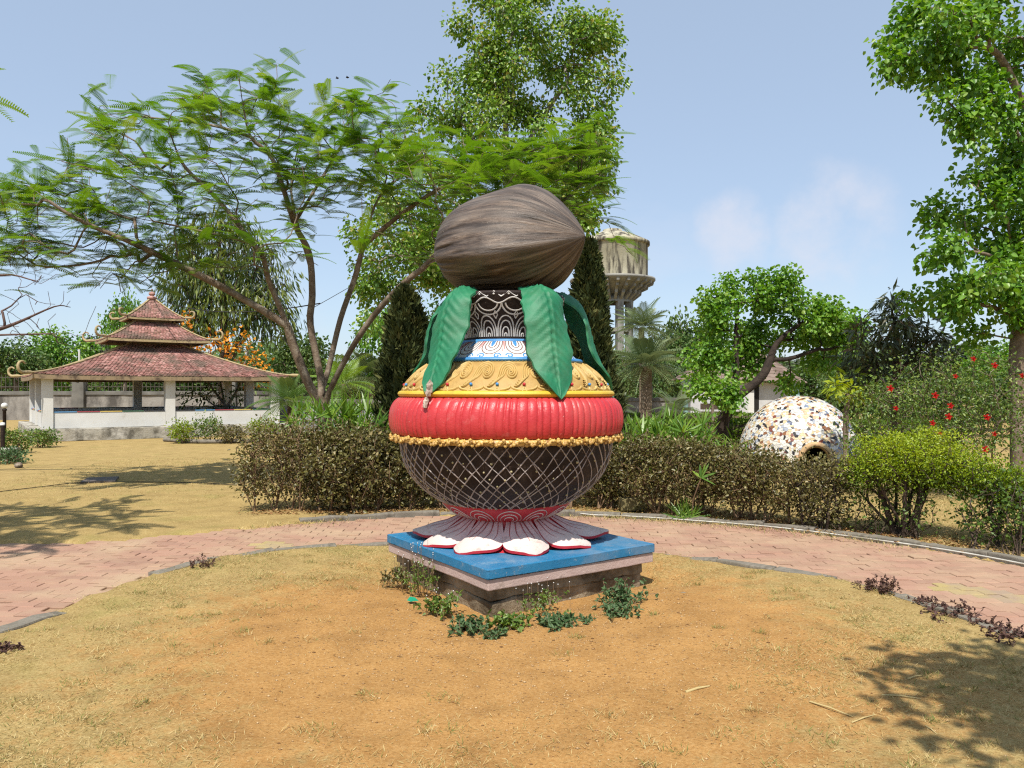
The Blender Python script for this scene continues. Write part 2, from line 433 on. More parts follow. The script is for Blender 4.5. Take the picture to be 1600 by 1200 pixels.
# ------------------------------------------------------------------ plants engine
class Skel:
    def __init__(s, base):
        s.p = [np.asarray(base, float)]; s.par = [-1]; s.len = [0.0]

    def add(s, pos, par):
        s.p.append(np.asarray(pos, float)); s.par.append(par)
        s.len.append(s.len[par] + float(np.linalg.norm(s.p[-1] - s.p[par])))
        return len(s.p) - 1

    def near(s, t, alpha=0.0):
        A = np.array(s.p); d = np.linalg.norm(A - t, axis=1) + alpha * np.array(s.len)
        return int(np.argmin(d))

    def limb(s, pts, n=4):
        pts = [np.asarray(q, float) for q in pts]
        i = s.near(pts[0])
        c = crom([s.p[i]] + pts[(1 if np.linalg.norm(pts[0] - s.p[i]) < 0.3 else 0):], n)
        for q in c[1:]:
            i = s.add(q, i)
        return i

    def grow(s, targets, seg, alpha=0.3, wob=0.06, lift=0.0):
        T = np.asarray(targets, float)
        A = np.array(s.p)
        order = np.argsort([np.min(np.linalg.norm(A - t, axis=1)) for t in T])
        ends = {}
        cap = len(A) + 4000
        buf = np.zeros((200000, 3)); lb = np.zeros(200000); n = len(s.p)
        buf[:n] = A; lb[:n] = s.len
        for k in order:
            t = T[k]
            d = np.linalg.norm(buf[:n] - t, axis=1)
            i = int(np.argmin(d + alpha * lb[:n]))
            dist = d[i]
            par = s.par[i]
            tang = unit(s.p[i] - s.p[par]) if par >= 0 else np.array([0, 0, 1.0])
            m = max(2, int(math.ceil(dist / seg)))
            ctrl = s.p[i] + tang * dist * 0.35 + np.array([0, 0, lift * dist])
            j = i
            base = s.p[i]
            for u in np.arange(1, m + 1) / m:
                q = (1 - u) ** 2 * base + 2 * u * (1 - u) * ctrl + u * u * t
                if u < 1: q = q + rng.normal(0, wob, 3) * min(dist, 1.0) * 0.5
                j = s.add(q, j)
                buf[n] = q; lb[n] = s.len[j]; n += 1
            ends[k] = j
        return ends

    def radii(s, base_r, tip_r, pw=2.2):
        n = len(s.p); acc = np.zeros(n)
        for i in range(n - 1, -1, -1):
            if acc[i] == 0: acc[i] = 1.0
            if s.par[i] >= 0: acc[s.par[i]] += acc[i] if True else 0
        # acc counts the tips above each node (approximately)
        e = math.log(base_r / tip_r) / max(math.log(acc[0]), 1e-6)
        s.r = tip_r * acc ** e
        return s.r

    def mesh(s, mb, kmax=7, origin=None, thin=0.0):
        n = len(s.p); ch = [[] for _ in range(n)]
        for i in range(1, n): ch[s.par[i]].append(i)
        starts = [(0, None)]
        Pn = np.array(s.p)
        while starts:
            i, par = starts.pop()
            chain = ([par] if par is not None else []) + [i]
            while ch[i]:
                c = sorted(ch[i], key=lambda q: -s.r[q])
                for o in c[1:]: starts.append((o, i))
                i = c[0]; chain.append(i)
            if len(chain) < 2: continue
            rr = s.r[chain].copy()
            if par is not None: rr[0] = min(rr[0], rr[1] * 1.15)
            if rr.max() < thin: continue
            if len(rr) > 4: rr = np.convolve(np.r_[rr[0], rr[0], rr, rr[-1], rr[-1]], np.ones(5) / 5, 'valid')
            k = 3 if rr.max() < 0.012 else (4 if rr.max() < 0.03 else kmax)
            tube(mb, Pn[chain], rr, k, rng.random(), cap=False)


def leaves(mb, pos, d, nrm, L, W, tint, kind='broad', fold=0.18, mat=0):
    pos = np.asarray(pos, float); n = len(pos)
    d = unit(d); s = unit(np.cross(d, nrm)); u = np.cross(s, d)
    L = np.broadcast_to(L, n)[:, None, None]; W = np.broadcast_to(W, n)[:, None, None]
    if kind == 'broad':
        A = np.array([(0, 0, 0), (.28, .5, fold), (.68, .36, fold * .6), (1, 0, -.12), (.68, -.36, fold * .6), (.28, -.5, fold)])
        Fc = np.array([(0, 3, 2, 1), (0, 5, 4, 3)])
    elif kind == 'long':
        A = np.array([(0, .06, 0), (.45, .5, fold * .4), (1, 0, -.25), (.45, -.5, fold * .4), (0, -.06, 0), (.5, 0, .02)])
        Fc = np.array([(0, 5, 2, 1), (4, 3, 2, 5)])
    elif kind == 'blade':
        A = np.array([(0, .3, 0), (.35, .5, .05), (.75, .35, -.02), (1, 0, -.16), (.75, -.35, -.02), (.35, -.5, .05), (0, -.3, 0)])
        Fc = [(0, 6, 5, 1), (1, 5, 4, 2), (2, 4, 3)]
    else:
        A = np.array([(0, 0, 0), (.45, .5, fold), (1, 0, 0), (.45, -.5, fold)])
        Fc = np.array([(0, 3, 2, 1)])
    V = pos[:, None] + A[None, :, 0:1] * L * d[:, None] + A[None, :, 1:2] * W * s[:, None] + A[None, :, 2:3] * np.minimum(L, W * 2) * u[:, None]
    k = len(A)
    tint = np.broadcast_to(tint, n)
    T = np.repeat(np.clip(tint, 0.02, 0.98), k)
    off = (np.arange(n) * k)[:, None, None]
    V = V.reshape(-1, 3)
    if isinstance(Fc, np.ndarray):
        mb.add(V, (Fc[None] + off).reshape(-1, Fc.shape[1]), mat, T, True)
    else:
        f4 = np.array([f for f in Fc if len(f) == 4]); f3 = np.array([f for f in Fc if len(f) == 3])
        base = mb.n
        mb.add(V, (f4[None] + off).reshape(-1, 4), mat, T, True)
        mb.fl.append(((f3[None] + off).reshape(-1, 3) + base, mat, True))


def lobe_pts(lobes, n, shell=0.45, zmin=None, clump=0):
    """targets spread through ellipsoid lobes given as (px, py, depth, rx_px, ry_px, depth radius); clump = targets per sub-clump"""
    w = np.array([l[3] * l[4] for l in lobes], float); w /= w.sum()
    out = []
    for l, k in zip(lobes, np.maximum(1, np.round(w * n)).astype(int)):
        c = P(l[0], l[1], l[2])
        ext = np.array([l[3] * l[2] / F, l[5], l[4] * l[2] / F])
        m = k if not clump else max(3, int(round(k / clump)))
        q = unit(rng.normal(size=(m, 3))) * ((rng.random((m, 1)) * (1 - shell ** 3) + shell ** 3) ** (1 / 3))
        if clump:
            sub = rng.integers(0, m, k); r = unit(rng.normal(size=(k, 3))) * rng.random((k, 1)) ** .4
            out.append(c + q[sub] * ext + r * np.minimum(ext, ext.mean()) * np.array([.36, .36, .26]))
        else:
            out.append(c + q * ext)
    out = np.concatenate(out)
    if zmin is not None: out = out[out[:, 2] > zmin]
    return out


def leaf_cluster(mb, T, D, k, spread, L, W, kind='broad', droop=0.5, out=0.5, flat=0.6, tvar=0.16, tmean=0.42, cvar=0.14, mat=0, fold=0.18, tfun=None):
    """k leaves about each twig end T, whose direction is D"""
    n = len(T)
    pos = np.repeat(T, k, 0); dd = np.repeat(D, k, 0)
    off = np.clip(rng.normal(0, 1, (n * k, 3)), -1.7, 1.7) * spread
    pos = pos + off
    d = unit(off) * out + dd * 0.5 + rng.normal(0, 0.35, (n * k, 3)) + np.array([0, 0, -droop])
    nr = rng.normal(0, 1, (n * k, 3)) * (1 - flat) + np.array([0, -0.15, 1.0]) * flat
    ct = np.repeat(rng.normal(tmean, cvar, n), k)
    t = ct + rng.normal(0, tvar, n * k)
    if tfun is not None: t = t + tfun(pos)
    s = rng.uniform(0.7, 1.2, n * k)
    leaves(mb, pos, d, nr, L * s, W * s, t, kind, fold, mat)


def plant(name, label, cat, base, limbs, targets, seg, tip_r, base_r, leafargs, mleaf, mbark, alpha=0.3, group=None, wob=0.06,
          crown='crown', trunk='trunk', lift=0.0, thin=0.0, extra=None, frond=None, parent_fn=None):
    base = np.asarray(base, float)
    t = thing(name, label, cat, base, 0, group)
    S = Skel(base)
    for l in limbs: S.limb(l)
    ends = S.grow(targets, seg, alpha, wob, lift)
    S.radii(base_r, tip_r)
    mb = MB(); S.mesh(mb, thin=thin)
    mb.build(trunk, mbark, t, base)
    idx = np.array([ends[k] for k in sorted(ends)])
    Pn = np.array(S.p); T = Pn[idx]; D = unit(T - Pn[np.array(S.par)[idx]])
    if leafargs is not None:
        cb = MB()
        leaf_cluster(cb, T, D, **leafargs)
        cb.build(crown, mleaf, t, base)
    if frond is not None:
        cb = MB(); frond(cb, T, D); cb.build(crown, mleaf, t, base)
    if extra is not None: extra(t, T, D, base)
    return t


# feathery compound leaf: rachis with pinnae, unit length along +x, drooping at the end
def frond_proto(npair=15, plen=0.2, pw=0.035, droop=0.22, sweep=0.35, vee=0.1, tilt=0.0):
    V, Fc = [], []
    x = np.linspace(0, 1, 9)
    z = -droop * x ** 2.2 + 0.10 * x
    def zz(q): return -droop * q ** 2.2 + 0.10 * q
    for q in x: V += [(q, 0.007, zz(q)), (q, -0.007, zz(q))]
    for i in range(8): Fc.append((2 * i, 2 * i + 1, 2 * i + 3, 2 * i + 2))
    for i in range(npair):
        q = 0.12 + 0.88 * i / (npair - 1)
        l = plen * (0.55 + 0.45 * math.sin(math.pi * min(1, (q + 0.12)) ** 0.9)) * (1.0 if q < 0.95 else 0.7)
        for sgn in (1, -1):
            b = len(V)
            zb = zz(q)
            dx, dy = sweep * l, sgn * l
            w = pw * 0.5
            V += [(q - w * .6, 0, zb), (q + w * .6, 0, zb), (q + dx * .5 + w, dy * .5, zb + vee * l * .6 + tilt * w), (q + dx * .5 - w, dy * .5, zb + vee * l * .6 - tilt * w),
                  (q + dx, dy, zb - vee * l * .5)]
            Fc += [(b, b + 1, b + 2, b + 3), (b + 3, b + 2, b + 4, b + 4)]
    V = np.array(V)
    f4 = np.array([f for f in Fc if len(set(f)) == 4]); f3 = np.array([f[:3] for f in Fc if len(set(f)) == 3])
    return V, f4, f3


FROND = [frond_proto(21, .19, .037, d, s, .06) for d, s in ((.16, .3), (.26, .4), (.08, .25), (.36, .35))]


def fronds(mb, pos, d, nrm, L, tint, protos=FROND, wid=1.0):
    pos = np.asarray(pos, float); n = len(pos); pick = rng.integers(0, len(protos), n)
    d = unit(d); s = unit(np.cross(nrm, d)); u = np.cross(d, s)
    L = np.broadcast_to(L, n); tint = np.broadcast_to(tint, n)
    for q, (A, f4, f3) in enumerate(protos):
        m = pick == q
        if not m.any(): continue
        k = int(m.sum()); l = L[m][:, None, None]
        V = pos[m][:, None] + A[None, :, 0:1] * l * d[m][:, None] + A[None, :, 1:2] * l * wid * s[m][:, None] + A[None, :, 2:3] * l * u[m][:, None]
        off = (np.arange(k) * len(A))[:, None, None]
        b = mb.n
        mb.add(V.reshape(-1, 3), (f4[None] + off).reshape(-1, 4), 0, np.repeat(np.clip(tint[m], .02, .98), len(A)), True)
        mb.fl.append(((f3[None] + off).reshape(-1, 3) + b, 0, True))


# ================================================================== GROUND, PATH, KERBS
RC = np.array([-0.1, 4.5])
PHI = [-180, -90, -79, -74, -62, -53, -43, -31, -18, 0, 26, 45, 64, 83, 180]
RIN = [3.4, 3.4, 3.37, 3.34, 3.52, 3.76, 3.92, 3.80, 3.66, 3.45, 3.30, 3.38, 3.44, 3.41, 3.4]
R_OUT = 5.45


def r_in(phi): return np.interp(phi, PHI, RIN)


def vnoise(x, y, f, seed=0):
    """cheap smooth 2-D noise in -1..1"""
    q = np.random.default_rng(seed)
    a = q.uniform(0, 6.28, (6, 2)); d = q.normal(0, 1, (6, 2)) * f
    o = 0
    for i in range(6): o = o + np.sin(x * d[i, 0] + y * d[i, 1] + a[i, 0])
    return o / 3.2


def path_depth(x, y):
    """>0 inside the paved path, in metres from its edge"""
    dx, dy = x - RC[0], y - RC[1]
    r = np.hypot(dx, dy); phi = np.degrees(np.arctan2(dx, dy))
    ring = np.minimum(r - r_in(phi), R_OUT + 0.12 * vnoise(x, y, 1.4, 3) * (x < -1) - r)
    hi = 7.95 + 0.16 * vnoise(x, y, 1.9, 5) + np.clip(x + 4.6, 0, 2.0) * 0.55
    ext = np.minimum(np.minimum(hi - y, y - 4.2), np.minimum(-2.6 - x, r - r_in(phi)))
    return np.maximum(ring, ext)


def ground_z(x, y):
    p = path_depth(x, y)
    dx, dy = x - RC[0], y - RC[1]
    r = np.hypot(dx, dy)
    z = 0.012 * vnoise(x, y, 3.1, 8) + 0.006 * vnoise(x, y, 9.0, 9)
    inner = (r < 3.9) & (p <= 0)
    z = z + np.where(inner, 0.02, 0.0)
    pu = np.maximum(np.abs((x - .02) * .8 + (y - 6.6) * .6), np.abs(-(x - .02) * .6 + (y - 6.6) * .8))
    z = z - 0.065 * np.clip((1.35 - pu) / .5, 0, 1) ** 1.5
    far = np.clip((np.hypot(x, y - 5) - 6) / 6, 0, 1)
    z = z * (1 - far * 0.6)
    t = np.clip((p + 0.02) / 0.07, 0, 1)
    return z * (1 - t) + -0.09 * t


def ground_material():
    m, nt, b, out = nmat("dry_ground")
    g = nt.nodes.new("ShaderNodeNewGeometry"); pos = g.outputs['Position']
    # dry orange soil worn bare round the plinth; straw-coloured turf beyond; pale dust to the left
    n_big = noise(nt, 0.9, 6, 0.6, pos); n_mid = noise(nt, 4.0, 6, 0.65, pos); n_fine = noise(nt, 55, 5, 0.7, pos); n_grit = noise(nt, 170, 4, 0.65, pos)
    soil = ramp(nt, [(0.25, (0.29, 0.142, 0.044)), (0.5, (0.375, 0.205, 0.07)), (0.75, (0.45, 0.275, 0.115))]); nt.links.new(n_fine.outputs[0], soil.inputs[0])
    straw = ramp(nt, [(0.3, (0.252, 0.164, 0.060)), (0.5, (0.344, 0.244, 0.097)), (0.72, (0.445, 0.336, 0.155))]); nt.links.new(n_fine.outputs[0], straw.inputs[0])
    grn = ramp(nt, [(0.35, (0.168, 0.160, 0.046)), (0.7, (0.311, 0.277, 0.084))]); nt.links.new(n_fine.outputs[0], grn.inputs[0])
    sub = nt.nodes.new("ShaderNodeVectorMath"); sub.operation = 'SUBTRACT'; sub.inputs[1].default_value = (0.05, 4.9, 0)
    nt.links.new(pos, sub.inputs[0])
    ln = nt.nodes.new("ShaderNodeVectorMath"); ln.operation = 'LENGTH'; nt.links.new(sub.outputs[0], ln.inputs[0])
    def madd(a, k, c):
        q = nt.nodes.new("ShaderNodeMath"); q.operation = 'MULTIPLY_ADD'; nt.links.new(a, q.inputs[0]); q.inputs[1].default_value = k
        if isinstance(c, (int, float)): q.inputs[2].default_value = c
        else: nt.links.new(c, q.inputs[2])
        return q.outputs[0]
    n_pat = noise(nt, 16, 6, 0.7, pos); d1 = madd(n_mid.outputs[0], 1.7, ln.outputs['Value']); d1 = madd(n_big.outputs[0], 1.2, d1); d1 = madd(n_pat.outputs[0], 1.5, d1)
    mr = nt.nodes.new("ShaderNodeMapRange"); mr.inputs[1].default_value = 4.05; mr.inputs[2].default_value = 4.95
    nt.links.new(d1, mr.inputs[0])
    c = mixc(nt, mr.outputs[0], soil.outputs[0], straw.outputs[0])
    gm = ramp(nt, [(0.54, (0, 0, 0)), (0.68, (1, 1, 1))]); n_g = noise(nt, 1.5, 5, 0.62, pos, 0.3); nt.links.new(n_g.outputs[0], gm.inputs[0])
    gf = nt.nodes.new("ShaderNodeMath"); gf.operation = 'MULTIPLY'; nt.links.new(gm.outputs[0], gf.inputs[0]); nt.links.new(mr.outputs[0], gf.inputs[1])
    gf2 = nt.nodes.new("ShaderNodeMath"); gf2.operation = 'MULTIPLY'; gf2.inputs[1].default_value = 0.38; nt.links.new(gf.outputs[0], gf2.inputs[0])
    c = mixc(nt, gf2.outputs[0], c, grn.outputs[0])
    # grit: dark and pale grains
    gr = ramp(nt, [(0.30, (0.35, 0.3, 0.25)), (0.43, (1, 1, 1)), (0.60, (1, 1, 1)), (0.68, (1.5, 1.5, 1.45))]); nt.links.new(n_grit.outputs[0], gr.inputs[0])
    c = mixc(nt, 0.75, c, gr.outputs[0], 'MULTIPLY')
    n_v = noise(nt, 2.6, 7, 0.7, pos, 0.4); rv = ramp(nt, [(0.32, (0.74, 0.72, 0.70)), (0.5, (1, 1, 1)), (0.68, (1.16, 1.17, 1.18))]); nt.links.new(n_v.outputs[0], rv.inputs[0])
    c = mixc(nt, 0.8, c, rv.outputs[0], 'MULTIPLY')
    nt.links.new(c, b.inputs['Base Color'])
    b.inputs['Roughness'].default_value = 0.95; b.inputs['Specular IOR Level'].default_value = 0.1
    h = madd(n_grit.outputs[0], 0.35, n_fine.outputs[0])
    bump(nt, b, h, 0.7, 0.015)
    return m


def axis(lo, hi, step, far):
    core = np.arange(lo, hi, step)
    a, q, d = [], hi, step
    while q < far: a.append(q); d *= 1.35; q += d
    bk, q, d = [], lo - step, step
    while q > -far: bk.append(q); d *= 1.35; q -= d
    return np.array(bk[::-1] + list(core) + a)


gx, gy = axis(-7.2, 6.6, 0.065, 900.0), axis(1.6, 12.0, 0.065, 1600.0)
GX, GY = np.meshgrid(gx, gy, indexing='ij')
gV = np.stack([GX, GY, ground_z(GX, GY)], -1).reshape(-1, 3)
ni, nj = GX.shape
ii, jj = np.meshgrid(np.arange(ni - 1), np.arange(nj - 1), indexing='ij')
mb = MB(); mb.add(gV, np.stack([ii * nj + jj, (ii + 1) * nj + jj, (ii + 1) * nj + jj + 1, ii * nj + jj + 1], -1).reshape(-1, 4))
ground = mb.build("ground", ground_material(), kind='structure')

# paved path: a sand bed with interlocking blocks on it
M['bed'] = surf("joint_sand", (0.26, 0.17, 0.10), (0.38, 0.26, 0.17), 20, 0.95, bmp=0.4)
M['paver'] = tintmat("red_paver", [(0.292, 0.174, 0.124), (0.336, 0.197, 0.138), (0.370, 0.219, 0.156), (0.302, 0.178, 0.129)], 0.9, 0.15, 90, 0.35, True,
                     wear=(1.3, (0.399, 0.281, 0.184), 0.42, 0.68))
M['paver_y'] = tintmat("yellow_paver", [(0.344, 0.270, 0.120), (0.396, 0.306, 0.138), (0.361, 0.279, 0.129)], 0.9, 0.15, 90, 0.35, True, wear=(2.5, (0.318, 0.234, 0.166), 0.42, 0.62))
M['kerb'] = surf("kerb_concrete", (0.156, 0.139, 0.112), (0.245, 0.218, 0.177), 5, 0.92, (0.102, 0.088, 0.068), 4, (0.5, 0.7), 0.6, 60, 0.01, 0.15)

mb = MB()
bx, by = np.arange(-9.0, 5.9, 0.12), np.arange(1.2, 10.6, 0.12)
pd = path_depth(*np.meshgrid(bx + .06, by + .06, indexing='ij'))
keep = pd > -0.03
A, B = np.nonzero(keep)
vid = np.arange(len(bx) * len(by)).reshape(len(bx), len(by))
ok = (A < len(bx) - 1) & (B < len(by) - 1); A, B = A[ok], B[ok]
BX, BY = np.meshgrid(bx, by, indexing='ij')
mb.add(np.stack([BX, BY, np.full(BX.shape, -0.03)], -1).reshape(-1, 3), np.stack([vid[A, B], vid[A + 1, B], vid[A + 1, B + 1], vid[A, B + 1]], -1))
path = mb.build("path", M['bed'], kind='structure')

PL, PWD, PH = 0.232, 0.118, 0.05


def paver_geo():
    u = np.array([-.5, -.3, -.1, .1, .3, .5]); a = 0.009
    off = np.array([0, a, a, -a, -a, 0])
    g = 0.0016
    lo = [(x * (PL - 2 * g), -PWD / 2 + g + o) for x, o in zip(u, off)]
    hi = [(x * (PL - 2 * g), PWD / 2 - g + o) for x, o in zip(u[::-1], off[::-1])]
    ring = np.array(lo + hi); n = len(ring)
    inn = ring * np.array([0.965, 0.93])
    V = np.vstack([np.c_[inn, np.zeros(n)], np.c_[ring, np.full(n, -.005)], np.c_[ring, np.full(n, -PH)]])
    Fc = [tuple(range(n))] + [(i + n, (i + 1) % n + n, (i + 1) % n, i) for i in range(n)] + [(i + 2 * n, (i + 1) % n + 2 * n, (i + 1) % n + n, i + n) for i in range(n)]
    return V, Fc


pv, pf = paver_geo()
q = MB(); q.add(pv, pf, 0, .5, False); paver_me = q.mesh("paver", M['paver'])
q = MB(); q.add(pv, pf, 0, .5, False); paver_ye = q.mesh("paver", M['paver_y'])
cells = []
row = 0
for y in np.arange(1.3, 10.4, PWD):
    row += 1
    for x in np.arange(-8.9, 5.7, PL):
        xx = x + (PL / 2 if row % 2 else 0)
        cells.append((xx, y))
cells = np.array(cells)
cells = cells[path_depth(cells[:, 0], cells[:, 1]) > 0.045]
D_ = np.maximum(cells[:, 1], 0.1); px_ = 800 + cells[:, 0] / D_ * F
vis = (cells[:, 1] > 3.3) & (px_ > -30) & (px_ < 1630)
rank = np.where(vis, cells[:, 1], 99 + cells[:, 1]); cells = cells[np.argsort(rank)]


def yellow(x, y):
    d, p = y, 800 + x / y * F
    v = HOR + (H + .015) * F / d
    return (abs(v - (915 + (p - 1460) * .16)) < 8.5 and 1455 < p < 1625) or (abs(v - 856) < 10 and 395 < p < 470 and abs(p - 432) + abs(v - 856) * 3.0 < 44)


mbs = MB(); mby = MB()
for i, (x, y) in enumerate(cells):
    z = -0.012 + rng.normal(0, 0.003); tx, ty = rng.normal(0, 0.009, 2)
    ye = y > 1 and yellow(x, y)
    if i < 298 or (ye and i < 2000):
        instance("paver", paver_ye if ye else paver_me, path, (x, y, z), (tx, ty, rng.normal(0, .008)))
    else:
        (mby if ye else mbs).add(pv + np.array([0, 0, 0]) + np.c_[np.zeros((len(pv), 2)), pv[:, 0] * ty * 2 + pv[:, 1] * tx * 2] + np.array([x, y, z]), pf, 0, rng.random(), False)
mbs.build("far_pavers", M['paver'], path, kind='stuff')

# kerb stones along both edges of the ring
kv = []
for sd_ in range(4):
    q = MB(); bbox_rough(q, (0, 0, 0), (1.0, 0.13, 0.2), 0.014, 0, 0.005, 2, seed=sd_); kv.append(q.mesh("kerb_stone", M['kerb']))


def kerb_run(phis, rfun, z, stepdeg, sx=1.0):
    for k, ph in enumerate(phis):
        r0 = rfun(ph); a = R(ph)
        a2 = R(ph + 1.0); r2 = rfun(ph + 1.0)
        p0 = RC + r0 * np.array([math.sin(a), math.cos(a)]); p1 = RC + r2 * np.array([math.sin(a2), math.cos(a2)])
        ang = math.atan2(p1[1] - p0[1], p1[0] - p0[0])
        instance("kerb_stone", kv[k % 4], path, (p0[0], p0[1], z + rng.normal(0, .004)), (rng.normal(0, .02), rng.normal(0, .012), ang + rng.normal(0, .01)), (r0 * R(stepdeg) * rng.uniform(.985, 1.0), 1, 1))


kerb_run(np.arange(-50, 122, 9.2), lambda p: float(r_in(p)) - 0.055, -0.07, 9.2)
kerb_run([-77, -86.5, -96, -105.5], lambda p: float(r_in(p)) - 0.055, -0.07, 9.2)
kerb_run(np.arange(-24, 112, 6.1), lambda p: R_OUT + 0.07, -0.065, 6.1)

# thin pale pipe lying along the outer kerb on the right
pts = [RC + (R_OUT - 0.035 - 0.015 * math.sin(p * .31)) * np.array([math.sin(R(p)), math.cos(R(p))]) for p in np.arange(12, 100, 2.0)]
mb = MB(); tube(mb, crom([np.array([0.8, 9.93, 0.02])] + [np.array([p[0], p[1], 0.012]) for p in pts], 3), 0.009, 6)
M['pipe'] = surf("pale_pipe", (0.42, 0.40, 0.35), (0.55, 0.53, 0.47), 8, 0.7, (0.25, 0.22, 0.16), 2.5, (0.5, 0.62), 0.1)
tag(mb.build("garden_hose", M['pipe']), "thin pale plastic pipe lying along the outer kerb of the brick path", "pipe")


# ================================================================== PLINTH
CX, CY = -0.05, 6.6
PLC = np.array([0.04, 6.63]); PRZ = R(34.5)
M['blue'] = surf("blue_paint", (0.014, 0.145, 0.295), (0.026, 0.185, 0.355), 7, 0.5, (0.16, 0.27, 0.37), 5, (0.58, 0.76), 0.35, 70, 0.008, 0.4, fleck=(22, (0.30, 0.33, 0.33), .61, .7, .4))
M['pinkwash'] = surf("pink_limewash", (0.415, 0.299, 0.266), (0.515, 0.398, 0.357), 5, 0.85, (0.224, 0.166, 0.133), 5, (0.56, 0.7), 0.5, 50, 0.01, 0.2, fleck=(20, (0.22, 0.17, 0.13), .64, .5, .3))
M['oldconc'] = surf("old_concrete", (0.17, 0.135, 0.09), (0.32, 0.26, 0.18), 5, 0.95, (0.09, 0.07, 0.045), 3.5, (0.47, 0.66), 0.8, 34, 0.02, 0.15)
pl = thing("plinth", "square concrete plinth with a blue painted top slab under the big pot sculpture", "plinth", (PLC[0], PLC[1], 0), PRZ)
mb = MB(); bbox_rough(mb, (0, 0, 0.2825), (1.665, 1.665, 0.075), 0.014, 0, 0.0011, 10, seed=1); mb.build("top_slab", M['blue'], pl)
mb = MB(); bbox_rough(mb, (0, 0, 0.204), (1.638, 1.638, 0.08), 0.008, 0, 0.0012, 10, seed=2); mb.build("pink_course", M['pinkwash'], pl)
mb = MB(); bbox_rough(mb, (0, 0, 0.117), (1.53, 1.53, 0.094), 0.012, 0, 0.005, 12, seed=3); mb.build("concrete_course", M['oldconc'], pl)
mb = MB(); bbox_rough(mb, (0, 0, -0.0425), (1.50, 1.50, 0.225), 0.02, 0, 0.009, 14, seed=4); mb.build("footing", M['oldconc'], pl)


# ================================================================== POT SCULPTURE
scu = thing("pot_sculpture", "giant painted clay pot sculpture topped with green mango leaves and a brown coconut", "sculpture", (CX, CY, 0.0))
SUBD = {}


def prof_fn(prof):
    p = np.asarray(prof, float); d = np.r_[0, np.cumsum(np.linalg.norm(np.diff(p, axis=0), axis=1))]
    d /= d[-1]
    g = np.gradient(p, d, axis=0)

    def f(s):
        s = np.asarray(s, float)
        r, z = np.interp(s, d, p[:, 0]), np.interp(s, d, p[:, 1])
        tr, tz = np.interp(s, d, g[:, 0]), np.interp(s, d, g[:, 1])
        n = np.hypot(tr, tz)
        return r, z, np.abs(tz / n), -tr / n * np.sign(tz)
    f.length = float(np.linalg.norm(np.diff(p, axis=0), axis=1).sum())
    return f


def smoothp(prof, n=6): return crom(np.c_[np.array(prof, float), np.zeros(len(prof))], n)[:, :2]


def strip(mb, pf, th, s, w, h, mat=0, lift=0.0012, tint=0.5):
    """a painted or moulded line on a turned surface: th = angle, s = 0..1 along the profile"""
    th, s = np.asarray(th, float), np.asarray(s, float)
    r, z, nr, nz = pf(s)
    p = np.stack([r * np.sin(th), -r * np.cos(th), z], -1); N = np.stack([nr * np.sin(th), -nr * np.cos(th), nz], -1)
    T = unit(np.gradient(p, axis=0)); B = np.cross(N, T)
    w = np.broadcast_to(w, len(th))[:, None]
    V = np.stack([p + B * w / 2 + N * lift, p + B * w * .25 + N * (lift + h), p - B * w * .25 + N * (lift + h), p - B * w / 2 + N * lift], 1)
    n = len(th); i, j = np.meshgrid(np.arange(n - 1), np.arange(3), indexing='ij')
    Fc = np.stack([i * 4 + j, i * 4 + j + 1, (i + 1) * 4 + j + 1, (i + 1) * 4 + j], -1).reshape(-1, 4)
    mb.add(V.reshape(-1, 3), Fc[:, ::-1], mat, tint, True)


M['black'] = surf("black_paint", (0.015, 0.009, 0.008), (0.03, 0.018, 0.015), 9, 0.6, (0.075, 0.052, 0.042), 6, (0.56, 0.74), 0.5, 60, 0.008, 0.22, fleck=(24, (0.20, 0.15, 0.12), .62, .5, .10))
M['greyline'] = surf("grey_line_paint", (0.27, 0.22, 0.20), (0.46, 0.41, 0.39), 14, 0.6, (0.16, 0.11, 0.09), 9, (0.52, 0.7), 0.3, 80, 0.004)
M['whiteline'] = surf("white_line_paint", (0.465, 0.432, 0.407), (0.614, 0.589, 0.564), 12, 0.55, bmp=0.2)
M['white'] = surf("white_paint", (0.564, 0.556, 0.539), (0.664, 0.656, 0.639), 6, 0.6, (0.415, 0.382, 0.349), 6, (0.6, 0.75), 0.2)
M['yellowdot'] = surf("yellow_dot", (0.30, 0.26, 0.13), (0.44, 0.38, 0.22), 20, 0.6, bmp=0.1)
M['ochre_base'] = surf("ochre_ground", (0.349, 0.207, 0.058), (0.465, 0.307, 0.100), 6, 0.6, (0.282, 0.158, 0.042), 8, (0.55, 0.72), 0.35, 60, 0.006, 0.4)
M['ochre'] = surf("ochre_yellow", (0.432, 0.282, 0.083), (0.564, 0.390, 0.141), 6, 0.55, (0.332, 0.191, 0.050), 8, (0.55, 0.72), 0.35, 60, 0.006, 0.45, fleck=(30, (0.36, 0.22, 0.08), .62, .6, .15))
M['yellow'] = surf("bright_yellow", (0.564, 0.365, 0.025), (0.647, 0.448, 0.050), 6, 0.45, (0.415, 0.249, 0.050), 7, (0.58, 0.72), 0.3, 50, 0.006, fleck=(26, (0.45, 0.30, 0.12), .62, .6, .2))
M['red'] = surf("coral_red", (0.448, 0.025, 0.031), (0.531, 0.046, 0.050), 5, 0.4, (0.548, 0.124, 0.116), 9, (0.6, 0.78), 0.35, 55, 0.008, 0.5, fleck=(34, (0.62, 0.34, 0.30), .64, .7, .22))
M['crimson'] = surf("crimson", (0.40, 0.016, 0.028), (0.50, 0.03, 0.04), 7, 0.45, None, bmp=0.3)
M['gold'] = surf("gold_paint", (0.481, 0.290, 0.062), (0.614, 0.415, 0.124), 18, 0.38, (0.266, 0.116, 0.021), 12, (0.5, 0.66), 0.5, 60, 0.01, 0.6)
